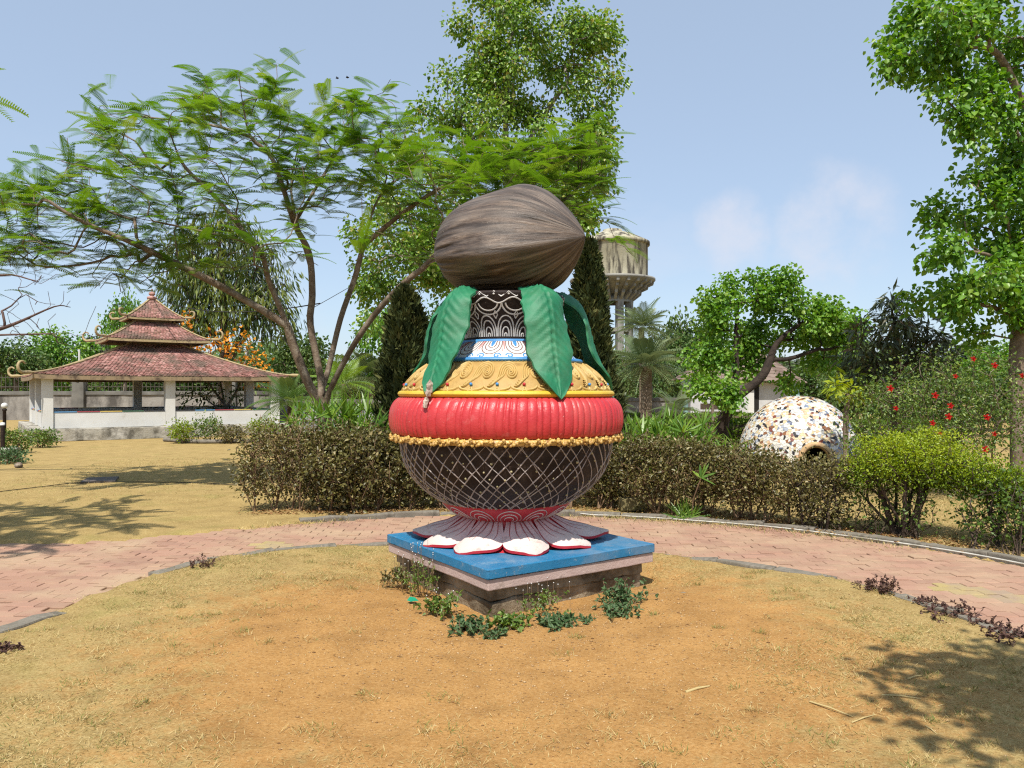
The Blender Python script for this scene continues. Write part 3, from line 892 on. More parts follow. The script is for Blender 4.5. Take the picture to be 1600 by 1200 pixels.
M['petal'] = surf("petal_cream", (0.52, 0.40, 0.37), (0.66, 0.56, 0.52), 5, 0.6, (0.40, 0.26, 0.22), 7, (0.56, 0.75), 0.4, 50, 0.008)
M['petalfade'] = tintmat("petal_paint", [(0.66, 0.44, 0.43), (0.70, 0.54, 0.51), (0.62, 0.51, 0.47), (0.52, 0.44, 0.40)], .65, .3, 50, .4, wear=(9, (0.38, 0.24, 0.20), .56, .74))
M['petalline'] = surf("petal_line", (0.33, 0.07, 0.075), (0.42, 0.12, 0.12), 14, 0.7, bmp=0.1)
M['skyblue'] = surf("sky_blue_paint", (0.042, 0.199, 0.457), (0.075, 0.266, 0.523), 8, 0.45, (0.249, 0.349, 0.457), 8, (0.62, 0.78), 0.2)
M['brownline'] = surf("brown_line", (0.13, 0.06, 0.05), (0.22, 0.12, 0.1), 14, 0.7, bmp=0.1)
M['redline'] = surf("red_line", (0.42, 0.05, 0.04), (0.52, 0.10, 0.07), 14, 0.7, bmp=0.1)
M['green'] = surf("green_paint", (0.006, 0.125, 0.052), (0.014, 0.185, 0.08), 6, 0.6, (0.04, 0.24, 0.13), 8, (0.58, 0.8), 0.35, 55, 0.006, 0.5, fleck=(30, (0.22, 0.36, 0.26), .66, .6, .18))

NECK = smoothp([(.352, 2.00), (.352, 2.05), (.372, 2.12), (.412, 2.19), (.458, 2.27), (.492, 2.345), (.50, 2.385), (.485, 2.40)])
WHITEB = smoothp([(.62, 1.845), (.555, 1.905), (.475, 1.96), (.395, 2.005)])
YELB = smoothp([(.89, 1.585), (.845, 1.66), (.765, 1.745), (.69, 1.80), (.625, 1.838)])
REDB = smoothp([(.905, 1.225), (.958, 1.245), (.984, 1.30), (.99, 1.375), (.978, 1.45), (.945, 1.51), (.895, 1.548), (.86, 1.56)])
BOWL = smoothp([(.53, .655), (.60, .692), (.70, .762), (.79, .855), (.85, .95), (.888, 1.06), (.905, 1.17), (.90, 1.24)])
COLL = smoothp([(.345, .53), (.385, .538), (.44, .562), (.50, .60), (.545, .645), (.55, .668)])
pN, pW, pY, pB, pC = map(prof_fn, (NECK, WHITEB, YELB, BOWL, COLL))
PI2 = 2 * math.pi

# neck, black with painted lines
mb = MB(); lathe(mb, NECK, 96); lathe(mb, [(.485, 2.40), (.3, 2.42)], 96); neck = mb.build("neck", M['black'], scu)
mb = MB()
na = 16
for k in range(na):
    t0 = k * PI2 / na; p = PI2 / na
    for q, hgt in ((.46, .50), (.33, .40), (.19, .27), (.07, .15)):
        u = np.linspace(0, math.pi, 15)
        xx = -np.cos(u) * q * p; yy = .10 + np.sin(u) ** .8 * (hgt - .10)
        strip(mb, pN, t0 + np.r_[xx[0], xx, xx[-1]], np.r_[.09, yy, .09], .012, .003)
    dm = np.array([(0, .44), (.1, .52), (0, .60), (-.1, .52), (0, .44)])
    strip(mb, pN, t0 + p / 2 + dm[:, 0] * p, dm[:, 1], .010, .003)
nu = 13
for k in range(nu):
    t0 = (k + .35) * PI2 / nu; p = PI2 / nu
    u = np.linspace(0, math.pi, 15)
    for q, dep, top in ((.49, .22, .74), (.36, .15, .75)):
        strip(mb, pN, t0 - np.cos(u) * q * p, top - np.sin(u) * dep + .0 * u, .013, .003)
    u2 = np.linspace(-.5, .5, 17)
    strip(mb, pN, t0 + u2 * p, .80 + .055 * np.cos(u2 * PI2 + .6), .012, .003)
    strip(mb, pN, t0 + np.array([-.5, -.25, 0, .25, .5]) * p, [.87, .96, .87, .97, .87], .011, .003)
    for sx in (-.25, .25):
        strip(mb, pN, t0 + (sx + np.array([-.035, 0, .035])) * p, [.915, .915, .915], [.004, .018, .004], .003)
mb.build("painted_line", M['whiteline'], neck)

for r, z, mn, nm in ((.388, 2.0, .022, "upper_ring"), (.632, 1.842, .023, "lower_ring")):
    mb = MB(); a = np.linspace(0, PI2, 13); lathe(mb, np.c_[r + mn * np.cos(a), z + mn * .85 * np.sin(a)], 96); mb.build(nm, M['skyblue'], scu)

mb = MB(); lathe(mb, WHITEB, 96); wb = mb.build("white_band", M['white'], scu)
mb = MB()
for k in range(16):
    t0 = (k + .42) * PI2 / 16; p = PI2 / 16
    u = np.linspace(0, math.pi, 15)
    for q, dep in ((.42, .70), (.29, .54), (.16, .38)):
        strip(mb, pW, t0 + np.r_[-q, -q * np.cos(u), q] * p, np.r_[.95, .72 - np.sin(u) * (dep - .2), .95], .008, .001, 0)
    strip(mb, pW, t0 + np.zeros(3), [.93, .8, .62], [.03, .03, .012], .0012, 1)
    for q in (.47, .53):
        strip(mb, pW, t0 + np.array([q, q, q]) * p, [.95, .7, .35 if q < .5 else .45], .005, .001, 2)
    for sx in (-1, 1):
        u = np.linspace(0, 2.4 * math.pi, 18); rr = .17 * (1 - u / 9)
        strip(mb, pW, t0 + (.5 + sx * (.22 - rr * .8 * np.cos(u))) * p, .15 + rr * np.sin(u) * .7, .011, .0016, 1)
mb.build("painted_scroll", [M['brownline'], M['skyblue'], M['redline']], wb)

mb = MB(); lathe(mb, YELB, 128); yb = mb.build("yellow_band", M['ochre_base'], scu)
mb = MB(); bd = MB(); NS = 27
for k in range(NS):
    p = PI2 / NS; t0 = (k + .2) * p
    for j in range(4):
        u = np.linspace(0, 2.25 * math.pi, 40)
        rho = .465 * (1 - u / (2.6 * math.pi)) - .086 * j
        u, rho = u[rho > .03], rho[rho > .03]
        xs, ys = -rho * np.cos(u), .52 + rho * np.sin(u) * .86
        tail = np.linspace(0, 1, 10)[:-1]
        x0, y0 = xs[0], ys[0]
        sx_, sy_ = -.88 + .06 * j, .13 + .05 * j
        tx = (1 - tail) ** 2 * sx_ + 2 * tail * (1 - tail) * (x0 - .06) + tail ** 2 * x0
        ty = (1 - tail) ** 2 * sy_ + 2 * tail * (1 - tail) * (.13 + .06 * j) + tail ** 2 * y0
        strip(mb, pY, t0 + np.r_[tx, xs] * p, np.clip(np.r_[ty, ys], .02, .93), .0125, .018 - .002 * j, 0, 0)
    u = np.linspace(0, math.pi, 11)
    strip(mb, pY, t0 + .5 * p - np.cos(u) * .48 * p, .14 - .09 * np.sin(u), .018, .012, 0, 0)
    strip(mb, pY, t0 + .5 * p + np.array([-.08, -.02]) * p, [.02, .12], .014, .01, 0, 0)
    strip(mb, pY, t0 + .5 * p + np.array([.08, .02]) * p, [.02, .12], .014, .01, 0, 0)
    r, z, nr, nz = pY(.17); th = t0 - .5 * p
    sphere(bd, ((r + .012 * nr) * math.sin(th), -(r + .012 * nr) * math.cos(th), z + .012 * nz), .013, 8, 6, k % 2)
for k in range(150):
    th = k * PI2 / 150
    strip(mb, pY, [th, th], [.925, .985], .016, .008, 0, 0)
rl = mb.build("scroll_relief", M['ochre'], yb, kind='stuff')
bd.build("stud", [M['skyblue'], M['crimson']], yb, kind='stuff')
mb = MB(); a = np.linspace(0, PI2, 13); lathe(mb, np.c_[.893 + .03 * np.cos(a), 1.572 + .026 * np.sin(a)], 128); mb.build("yellow_ring", M['yellow'], scu)

# red band: cut by vertical grooves of uneven width
q = np.random.default_rng(3); gw = q.uniform(.6, 1.5, 92); ge = np.r_[0, np.cumsum(gw)]; ge = ge / ge[-1] * PI2


def groove(an, s):
    a = (an + .01 * np.sin(s * 5)) % PI2
    i = np.clip(np.searchsorted(ge, a.ravel()).reshape(a.shape) - 1, 0, 91)
    u = (a - ge[i]) / (ge[i + 1] - ge[i])
    return .021 * (np.sin(np.pi * u) ** .36 - .6) * np.clip(np.minimum(s, 1 - s) * 7, 0, 1)


mb = MB(); lathe(mb, REDB, 1104, rfun=groove); mb.build("red_band", M['red'], scu)

# garland of gold blossoms
mb = MB(); a = np.linspace(0, PI2, 11); lathe(mb, np.c_[.945 + .03 * np.cos(a), 1.212 + .026 * np.sin(a)], 96); gar = mb.build("garland", M['gold'], scu)
gvar = []
for k in range(5):
    q = MB()
    for j in range(7):
        v, f = bm_chunk(k * 9 + j, .013 + .005 * rng.random(), .85, 1, .2)
        q.add(v + np.clip(rng.normal(0, .012, 3), -.017, .017) * np.array([1, .7, 1.1]), f, 0, .5, True)
    gvar.append(q.mesh("blossom", M['gold']))
for k in range(120):
    th = k * PI2 / 120 + rng.normal(0, .003)
    instance("blossom", gvar[k % 5], gar, (.972 * math.sin(th), -.972 * math.cos(th), 1.213 + rng.normal(0, .002)), (0, 0, th + rng.choice([0, .5, -.5])), (1, 1, rng.uniform(.95, 1.2)))

# bowl with its raised net and dots
mb = MB(); lathe(mb, BOWL, 128); bowl = mb.build("bowl", M['black'], scu)
mb = MB(); NB = 54
ss = np.linspace(0.0, .97, 26)
for sg in (1, -1):
    for k in range(NB):
        jit = rng.normal(0, .02); amp = rng.normal(0, .022)
        if rng.random() < .05: continue
        th = k * PI2 / NB + jit + sg * (0.66 * ss ** 1.1) + amp * np.sin(ss * 5 + k) + .006 * np.sin(ss * 19 + 3 * k)
        strip(mb, pB, th, ss, .0085 * rng.uniform(.7, 1.3) * (1 + .35 * np.sin(ss * 23 + 5 * k)), .0065, 0, -.001)
mb.build("net_line", M['greyline'], bowl, kind='stuff')
mb = MB()
for k in range(NB * 11):
    i, j = k % NB, k // NB
    if (i * 7 + j * 3) % 5 < 2 or rng.random() < .22: continue
    s = (j + .5) / 11.5 + rng.normal(0, .006)
    # half-way between the lines of both hands
    th = (i + .5 * (j % 2)) * PI2 / NB + rng.normal(0, .01)
    r, z, nr, nz = pB(s); th += .1
    sphere(mb, (r * math.sin(th), -r * math.cos(th), z), rng.uniform(.007, .011), 7, 5, 0, .5)
mb.build("dot", M['yellowdot'], bowl, kind='stuff')

# red collar with rosettes
mb = MB(); lathe(mb, COLL, 96); coll = mb.build("collar", M['crimson'], scu)
mb = MB()
for k in range(13):
    t0 = (k + .12) * PI2 / 13; p = PI2 / 13
    for q in (.44, .31, .17):
        u = np.linspace(-.25, math.pi * (1.25 if q < .4 else 1.08), 18)
        strip(mb, pC, t0 - np.cos(u) * q * p, .40 + np.sin(u) * q * 1.15, [*np.linspace(.003, .009, 9), *np.linspace(.009, .003, 9)], .004)
mb.build("painted_rosette", M['petal'], coll)
mb = MB(); lathe(mb, [(.36, .55), (.37, .46), (.42, .38), (.5, .345), (.56, .319)], 64); mb.build("stem", M['crimson'], scu)

# lotus petals
PET = [(17, .715, .185, .0, .03), (-21, .705, .185, .0, -.12), (54, .775, .18, .01, .11), (92, .89, .165, .055, .03), (-58, .735, .18, .0, -.11), (-97, .83, .165, .045, -.03), (131, .78, .17, .0, 0), (-134, .78, .17, .0, 0), (169, .74, .17, .0, 0), (-171, .74, .16, .0, 0)]
for k, (ph, rt, hw, tl, sk) in enumerate(PET):
    nt_, nv = 22, 15
    t = np.linspace(0, 1, nt_)[:, None]; v = np.linspace(-1, 1, nv)[None]
    w = np.where(t < .48, .10 + (hw - .10) * np.sin(np.clip(t / .48, 0, 1) * math.pi / 2) ** 1.4, hw * np.clip(1 - ((np.maximum(t - .48, 0)) / .52) ** 2.0, 0, 1) ** .78 + .0015)
    r = .335 + (rt - .335) * (t ** .95) - .05 * (v ** 2) * (t > .8) * 0
    z = .338 + .212 * (1 - t) ** 1.05 + .022 * np.sin(np.clip((t - .35) / .65, 0, 1) * math.pi) * (1 - v ** 2) + tl * t ** 4 - .012 * np.clip(t - .8, 0, 1) / .2 + .012 * np.exp(-((t - .97) / .12) ** 2) * (1 - v ** 2)
    z = z - .065 * v ** 2 * np.sin(np.clip(t * 1.1, 0, 1) * math.pi) + .012 * np.cos(v * 11) * np.clip(1.0 - t * 1.3, 0, 1) ** .7
    z = np.maximum(z, .331)
    a = R(ph)
    lat = v * w + sk * t ** 2.5
    X = r * math.sin(a) + lat * math.cos(a) + 0 * z; Y = -r * math.cos(a) + lat * math.sin(a) + 0 * z
    top = np.stack([X, Y, z + 0 * X], -1); low = top - np.array([0, 0, .021]); low[..., 2] = np.maximum(low[..., 2], .3215)
    mb = MB(); i, j = np.meshgrid(np.arange(nt_ - 1), np.arange(nv - 1), indexing='ij'); i, j = i.ravel(), j.ravel()
    Fc = np.stack([i * nv + j, (i + 1) * nv + j, (i + 1) * nv + j + 1, i * nv + j + 1], -1)
    # the painted face stops short of the edge: the rim is red
    tc_, vc = (i + .5) / (nt_ - 1), np.abs((j + .5) / (nv - 1) * 2 - 1)
    edge = (vc > .94)
    mb.add(top.reshape(-1, 3), Fc[~edge][:, ::-1], 0, np.repeat(t[:, 0], nv)); mb.add(top.reshape(-1, 3), Fc[edge][:, ::-1], 1)
    mb.add(low.reshape(-1, 3), Fc, 1)
    for e0 in (0, nv - 1):
        idx = np.arange(nt_) * nv + e0
        V = np.concatenate([top.reshape(-1, 3)[idx], low.reshape(-1, 3)[idx]])
        q = np.arange(nt_ - 1); mb.add(V, np.stack([q, q + 1, q + 1 + nt_, q + nt_], -1), 1)
    V = np.concatenate([top[-1], low[-1]]); q = np.arange(nv - 1); mb.add(V, np.stack([q, q + 1, q + 1 + nv, q + nv], -1), 1)
    pt = mb.build("petal", [M['petalfade'], M['crimson']], scu)
    mb = MB()
    for vv in (-.66, -.33, 0.0, .33, .66):
        vi = (vv + 1) / 2 * (nv - 1); j0 = int(vi); f = vi - j0; tm = int(nt_ * (.74 - .28 * abs(vv)))
        ln = top[:tm, j0] * (1 - f) + top[:tm, min(j0 + 1, nv - 1)] * f
        tube(mb, ln + np.array([0, 0, .001]), np.linspace(.0068, .0015, tm), 5, flat=.5)
    mb.build("painted_rib", M['petalline'], pt)

# mango leaves hanging over the rim
for k, (ph, wd, ln, tw) in enumerate([(-43, .165, 1.0, .10), (30, .18, 1.06, -.10), (101, .165, 1.04, 0), (173, .165, 1.0, 0), (-115, .165, 1.06, 0)]):
    nt_, nv = 64, 27
    path_ = crom([(.40, 0, 2.452), (.52, 0, 2.438), (.645, 0, 2.35), (.735, 0, 2.16), (.79, 0, 1.95), (.865, 0, 1.74), (.955, 0, 1.555 + (.02 if k == 0 else -.02))], 12)
    d = np.r_[0, np.cumsum(np.linalg.norm(np.diff(path_, axis=0), axis=1))]; d /= d[-1]
    t = np.linspace(0, 1, nt_)
    rr, zz = np.interp(t, d, path_[:, 0]), np.interp(t, d, path_[:, 2])
    trr, tzz = np.gradient(rr), np.gradient(zz); nn = np.hypot(trr, tzz); nr_, nz_ = -tzz / nn, trr / nn
    w = 1.08 * wd * np.interp(t, [0, .1, .3, .5, .68, .82, .92, .97, 1], [.72, .84, 1.0, 1.02, .97, .80, .50, .24, .03])
    v = np.linspace(-1, 1, nv)
    T_, V_ = np.meshgrid(t, v, indexing='ij')
    wave = 1 + .035 * np.sin(T_ * 31 + k) * np.abs(V_) + .025 * np.sin(T_ * 57 + 2 * k) * np.abs(V_)
    lat = V_ * w[:, None] * wave
    vein = np.sin((T_ * 19 - np.abs(V_) * 2.6 + .3 * np.sin(T_ * 9)) * PI2 / 1.25)
    relief = .0105 * np.maximum(vein, -.25) * np.clip(1.05 - np.abs(V_), 0, 1) * np.clip((1 - T_) * 4, 0, 1) - .012 * np.exp(-(V_ / .05) ** 2) + .006 * np.exp(-((np.abs(V_) - .11) / .06) ** 2)
    nof = relief - .085 * V_ ** 2 * np.sin(np.clip(T_ + .15, 0, 1) * math.pi) - .02 * np.sin(T_ * 13 + V_ * 2 + k) * np.abs(V_)
    a = R(ph)
    tws = tw * (T_ - .3)
    r3 = rr[:, None] + nr_[:, None] * nof; z3 = zz[:, None] + nz_[:, None] * nof + lat * 0
    X = r3 * math.sin(a) + (lat + tws) * math.cos(a); Y = -r3 * math.cos(a) + (lat + tws) * math.sin(a)
    top = np.stack([X, Y, z3], -1)
    N3 = np.stack([nr_ * math.sin(a), -nr_ * math.cos(a), nz_], -1)[:, None]
    low = top - N3 * (.034 * (1 - .5 * V_[..., None] ** 2) * np.clip((1 - T_[..., None]) * 9, .25, 1))
    i, j = np.meshgrid(np.arange(nt_ - 1), np.arange(nv - 1), indexing='ij'); i, j = i.ravel(), j.ravel()
    Fc = np.stack([i * nv + j, (i + 1) * nv + j, (i + 1) * nv + j + 1, i * nv + j + 1], -1)
    mb = MB(); mb.add(top.reshape(-1, 3), Fc); mb.add(low.reshape(-1, 3), Fc[:, ::-1])
    for e0 in (0, nv - 1):
        idx = np.arange(nt_) * nv + e0; V = np.concatenate([top.reshape(-1, 3)[idx], low.reshape(-1, 3)[idx]])
        q = np.arange(nt_ - 1); mb.add(V, np.stack([q, q + nt_, q + 1 + nt_, q + 1], -1))
    for e0 in (0, nt_ - 1):
        V = np.concatenate([top[e0], low[e0]]); q = np.arange(nv - 1); mb.add(V, np.stack([q, q + 1, q + 1 + nv, q + nv], -1))
    lf = mb.build("mango_leaf", M['green'], scu)
    if k == 0:
        lf['label'] = "green leaf with a broken tip showing bare cement and wire"
        mb = MB()
        M['cement'] = surf("bare_cement", (0.36, 0.28, 0.22), (0.52, 0.43, 0.36), 14, 0.9, (0.18, 0.12, 0.09), 16, (0.5, 0.6), 0.6)
        tipc = top[-4, nv // 2]
        for q in range(6):
            vv, ff = bm_chunk(70 + q, .034 - .003 * q, 1.3, 1, .25)
            mb.add(vv + tipc + np.array([-.006 * q, -.014 * q - .01, .02 - .031 * q]) + rng.normal(0, .006, 3), ff, 0, .5, False)
        mb.build("broken_tip", M['cement'], lf)

# coconut: husk with three soft keels, coming to a point on the right
ax = unit(np.array([.86, -.50, .015])); up0 = unit(np.array([0, 0, 1.0]) - ax * ax[2]); sd0 = np.cross(ax, up0)
nu_, na_ = 130, 420
u = np.linspace(-1, 1, nu_)
Rmax = .495
rho = np.where(u < 0, Rmax * np.sqrt(np.clip(1 - np.abs(u) ** 3.6, 0, 1)), Rmax * np.clip(1 - np.abs(u) ** 1.85, 0, 1) ** .80)
rho = np.where(u > .93, np.minimum(rho, .012 + (1 - u) * 1.7), rho); rho[0] = rho[-1] = .002
half = .685
an = np.arange(na_) * PI2 / na_
U_, A_ = np.meshgrid(u, an, indexing='ij')
tri = 0.0 * A_
for kk in range(3): tri = tri + np.maximum(np.cos(A_ - R(-12 + 60 + 120 * kk)), 0) ** 7
tri = tri ** (-1 / 7)
keel = (1 + (tri - 1) * .40 * np.clip(1.15 - np.abs(U_ - .25) * .7, 0, 1)) / 1.10
def fibre_field(q, ka, ku):
    """values that wander quickly round the husk and slowly along it"""
    t = q.normal(0, 1, (ku + 2, ka))
    a = (A_ / PI2 * ka + .9 * np.sin(U_ * 2.3 + ka)) % ka; uu = (U_ + 1) / 2 * ku
    a0 = a.astype(int) % ka; a1 = (a0 + 1) % ka; fa = a - np.floor(a); fa = fa * fa * (3 - 2 * fa)
    u0 = np.minimum(uu.astype(int), ku); fu = uu - u0; fu = fu * fu * (3 - 2 * fu)
    return (t[u0, a0] * (1 - fa) + t[u0, a1] * fa) * (1 - fu) + (t[u0 + 1, a0] * (1 - fa) + t[u0 + 1, a1] * fa) * fu


q = np.random.default_rng(21)
f1, f2, f3, f4 = fibre_field(q, 34, 3), fibre_field(q, 90, 5), fibre_field(q, 170, 8), fibre_field(q, 9, 4)
fsum = f1 * .8 + f2 + f3 * .8
damp = np.clip(rho[:, None] / .25, 0, 1) * np.clip(.75 + .5 * f4, .25, 1.3)
fib = (.0038 * f1 - .0065 * np.maximum(-.1 - f2, 0) + .0035 * f2 - .004 * np.maximum(-.3 - f3, 0)) * damp
rad = rho[:, None] * keel + fib
CC = np.array([.065, -.06, 2.84])
V = CC + ax * (U_ * half - .02)[..., None] + (np.cos(A_) * rad)[..., None] * up0 * .93 + (np.sin(A_) * rad)[..., None] * sd0
V[..., 2] = np.where(V[..., 2] < 2.43, 2.43 + (V[..., 2] - 2.43) * .15, V[..., 2])
i, j = np.meshgrid(np.arange(nu_ - 1), np.arange(na_), indexing='ij')
Fc = np.stack([i * na_ + j, i * na_ + (j + 1) % na_, (i + 1) * na_ + (j + 1) % na_, (i + 1) * na_ + j], -1).reshape(-1, 4)
mb = MB(); mb.add(V.reshape(-1, 3), Fc[:, ::-1])
coco = mb.build("coconut", None, scu)
m, nt, b, out = nmat("coconut_husk")
tn = coco.data.attributes['tint']; tn.data.foreach_set('value', np.clip(.5 + .17 * fsum, 0, 1).astype(np.float32).ravel())
uvl = coco.data.attributes.new("husk", 'FLOAT_VECTOR', 'POINT')
uvl.data.foreach_set("vector", np.stack([np.cos(A_) * 2.4, np.sin(A_) * 2.4, U_ * .55], -1).astype(np.float32).ravel())
at = nt.nodes.new("ShaderNodeAttribute"); at.attribute_name = "husk"
n1 = noise(nt, 5.5, 8, 0.68, at.outputs['Vector'], 0.25); n2 = noise(nt, 16, 6, 0.65, at.outputs['Vector'], 0.3); n4 = noise(nt, 1.2, 4, 0.5, at.outputs['Vector'])
r1 = ramp(nt, [(0.30, (0.028, 0.020, 0.016)), (0.46, (0.082, 0.055, 0.038)), (0.58, (0.14, 0.10, 0.072)), (0.74, (0.24, 0.195, 0.155))]); nt.links.new(n1.outputs[0], r1.inputs[0])
r2 = ramp(nt, [(0.35, (0.45, 0.45, 0.45)), (0.6, (1.15, 1.15, 1.15))]); nt.links.new(n2.outputs[0], r2.inputs[0])
at2 = nt.nodes.new("ShaderNodeAttribute"); at2.attribute_name = "tint"
rf_ = ramp(nt, [(0.22, (0.40, 0.38, 0.37)), (0.5, (0.88, 0.87, 0.87)), (0.8, (1.32, 1.29, 1.25))]); nt.links.new(at2.outputs['Fac'], rf_.inputs[0])
c = mixc(nt, 0.8, r1.outputs[0], r2.outputs[0], 'MULTIPLY')
r4 = ramp(nt, [(0.42, (0, 0, 0)), (0.62, (0.75, 0.75, 0.75))]); nt.links.new(n4.outputs[0], r4.inputs[0])
c = mixc(nt, r4.outputs[0], c, (0.13, 0.105, 0.085))
c = mixc(nt, 0.9, c, rf_.outputs[0], 'MULTIPLY')
tc = nt.nodes.new("ShaderNodeTexCoord"); vo = nt.nodes.new("ShaderNodeTexVoronoi"); vo.inputs['Scale'].default_value = 26; nt.links.new(tc.outputs['Object'], vo.inputs['Vector'])
r3 = ramp(nt, [(0.03, (1, 1, 1)), (0.06, (0, 0, 0))]); nt.links.new(vo.outputs['Distance'], r3.inputs[0])
c = mixc(nt, r3.outputs[0], c, (0.5, 0.42, 0.34))
nt.links.new(c, b.inputs['Base Color']); b.inputs['Roughness'].default_value = 0.5; b.inputs['Specular IOR Level'].default_value = 0.45
bump(nt, b, n2.outputs[0], 0.45, 0.02)
coco.data.materials.clear(); coco.data.materials.append(m)


# ================================================================== MOSAIC DOME
def clip_poly(poly, nx, ny, d):
    """keep the part of a 2-D polygon where nx*x + ny*y <= d"""
    out = []
    for a, b_ in zip(poly, poly[1:] + poly[:1]):
        da, db = nx * a[0] + ny * a[1] - d, nx * b_[0] + ny * b_[1] - d
        if da <= 0: out.append(a)
        if (da < 0) != (db < 0) and abs(da - db) > 1e-12:
            t = da / (da - db); out.append((a[0] + (b_[0] - a[0]) * t, a[1] + (b_[1] - a[1]) * t))
    return out


DC = P(1247, 610, 17.3); DC[2] = 0.0
DRX, DRZ = 1.31, 1.47
dome = thing("mosaic_dome", "white dome covered in broken coloured tile mosaic with a small round opening", "dome", DC)
M['plaster'] = surf("white_plaster", (0.498, 0.481, 0.440), (0.614, 0.598, 0.564), 8, 0.7, None, bmp=0.3)
dp = np.array([(DRX * math.cos(a) ** .92 if a < 1.57 else 0.001, DRZ * math.sin(a)) for a in np.linspace(0, math.pi / 2, 49)])
o_az = -.085
hole = np.array([1.3 * math.sin(o_az), -1.3 * math.cos(o_az), .16])
q = MB(); lathe(q, dp, 144); sv, sf = q.V[0], q.fl[0][0]
sf = sf[np.linalg.norm(sv[sf].mean(1) - hole, axis=1) > .27]
mb = MB(); mb.add(sv, sf); mb.build("shell", M['plaster'], dome)
nsh = 3300
kk = np.arange(nsh) + .5
zc = kk / nsh; ang = kk * 2.399963
zc = np.clip(zc + rng.normal(0, .012, nsh), .002, .999); ang = ang + rng.normal(0, .03, nsh)
el = np.arcsin(zc)


def dome_pt(el_, az_):
    return np.stack([DRX * np.cos(el_) ** .92 * np.sin(az_), -DRX * np.cos(el_) ** .92 * np.cos(az_), DRZ * np.sin(el_)], -1)


dpos = dome_pt(el, ang)
dn = unit(dpos / np.array([DRX ** 2, DRX ** 2, DRZ ** 2]))
PAL = np.array([(0.663, 0.646, 0.595), (0.629, 0.595, 0.527), (0.612, 0.493, 0.289), (0.595, 0.391, 0.238), (0.030, 0.025, 0.025), (0.170, 0.051, 0.034), (0.238, 0.102, 0.043), (0.187, 0.230, 0.323), (0.357, 0.383, 0.442), (0.085, 0.102, 0.170)])
PW = np.array([.36, .13, .13, .10, .09, .035, .05, .035, .05, .02]); PW /= PW.sum()
PW2 = np.array([.2, .08, .06, .06, .22, .06, .04, .1, .08, .10]); PW2 /= PW2.sum()
mb = MB()
OPN = unit(np.array([0.12, -1, 0.0]))
o_az = -.085
for i in range(nsh):
    if dn[i, 1] > .75: continue
    p, n = dpos[i], dn[i]
    dop = p - np.array([DRX * math.sin(o_az), -DRX * math.cos(o_az), .16])
    if np.linalg.norm(dop) < .33: continue
    d2 = np.linalg.norm(dpos - p, axis=1); nb = np.argsort(d2)[1:13]
    a = unit(np.cross(n, [0.3, .2, 1.0])); b_ = np.cross(n, a)
    poly = [(-.08, -.08), (.08, -.08), (.08, .08), (-.08, .08)]
    for q in nb:
        v = dpos[q] - p; x, y = v @ a, v @ b_; l = math.hypot(x, y)
        poly = clip_poly(poly, x / l, y / l, l / 2 - .0035)
        if len(poly) < 3: break
    if len(poly) < 3: continue
    m_ = len(poly); tl = rng.normal(0, .03, 2)
    T = np.array([p + a * x + b_ * y + n * (.007 + x * tl[0] + y * tl[1]) for x, y in poly]); B = T - n * .012
    w = PW2 if (ang[i] % PI2 > .9 and ang[i] % PI2 < 1.9 and zc[i] < .62) else PW
    cc = PAL[rng.choice(10, p=w)] * rng.uniform(.85, 1.1)
    mb.add(np.vstack([T, B]), [tuple(range(m_))] + [(j + m_, (j + 1) % m_ + m_, (j + 1) % m_, j) for j in range(m_)], 0, .5, False, np.tile(cc, (2 * m_, 1)))
mt, nt, b, out = nmat("mosaic_tile")
at = nt.nodes.new("ShaderNodeAttribute"); at.attribute_name = "shade"; nt.links.new(at.outputs['Color'], b.inputs['Base Color'])
b.inputs['Roughness'].default_value = 0.28
mb.build("tile_shards", mt, dome, kind='stuff')
# opening: ring and dark tunnel
oc = np.array([1.13 * math.sin(o_az), -1.13 * math.cos(o_az), .16])
od = unit(np.array([math.sin(o_az), -math.cos(o_az), .05])); oa = unit(np.cross([0, 0, 1.0], od)); ob = np.cross(od, oa)
an_ = np.linspace(0, PI2, 33)
mb = MB()
ringp = np.array([oc + od * .17 + (oa * math.cos(t) + ob * math.sin(t)) * .30 for t in an_]); tube(mb, ringp, .062, 8, cap=False)
M['buff'] = surf("buff_cement", (0.42, 0.27, 0.13), (0.58, 0.42, 0.22), 7, 0.7, (0.3, 0.12, 0.08), 6, (0.5, 0.7), 0.3)
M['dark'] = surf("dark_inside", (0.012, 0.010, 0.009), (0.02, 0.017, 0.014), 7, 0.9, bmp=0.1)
mb.build("opening_rim", M['buff'], dome)
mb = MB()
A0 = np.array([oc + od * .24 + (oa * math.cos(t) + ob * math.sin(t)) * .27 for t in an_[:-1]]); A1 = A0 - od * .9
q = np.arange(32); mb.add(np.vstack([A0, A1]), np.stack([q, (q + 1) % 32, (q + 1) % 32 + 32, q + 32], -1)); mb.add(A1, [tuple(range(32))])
mb.build("tunnel", M['dark'], dome)


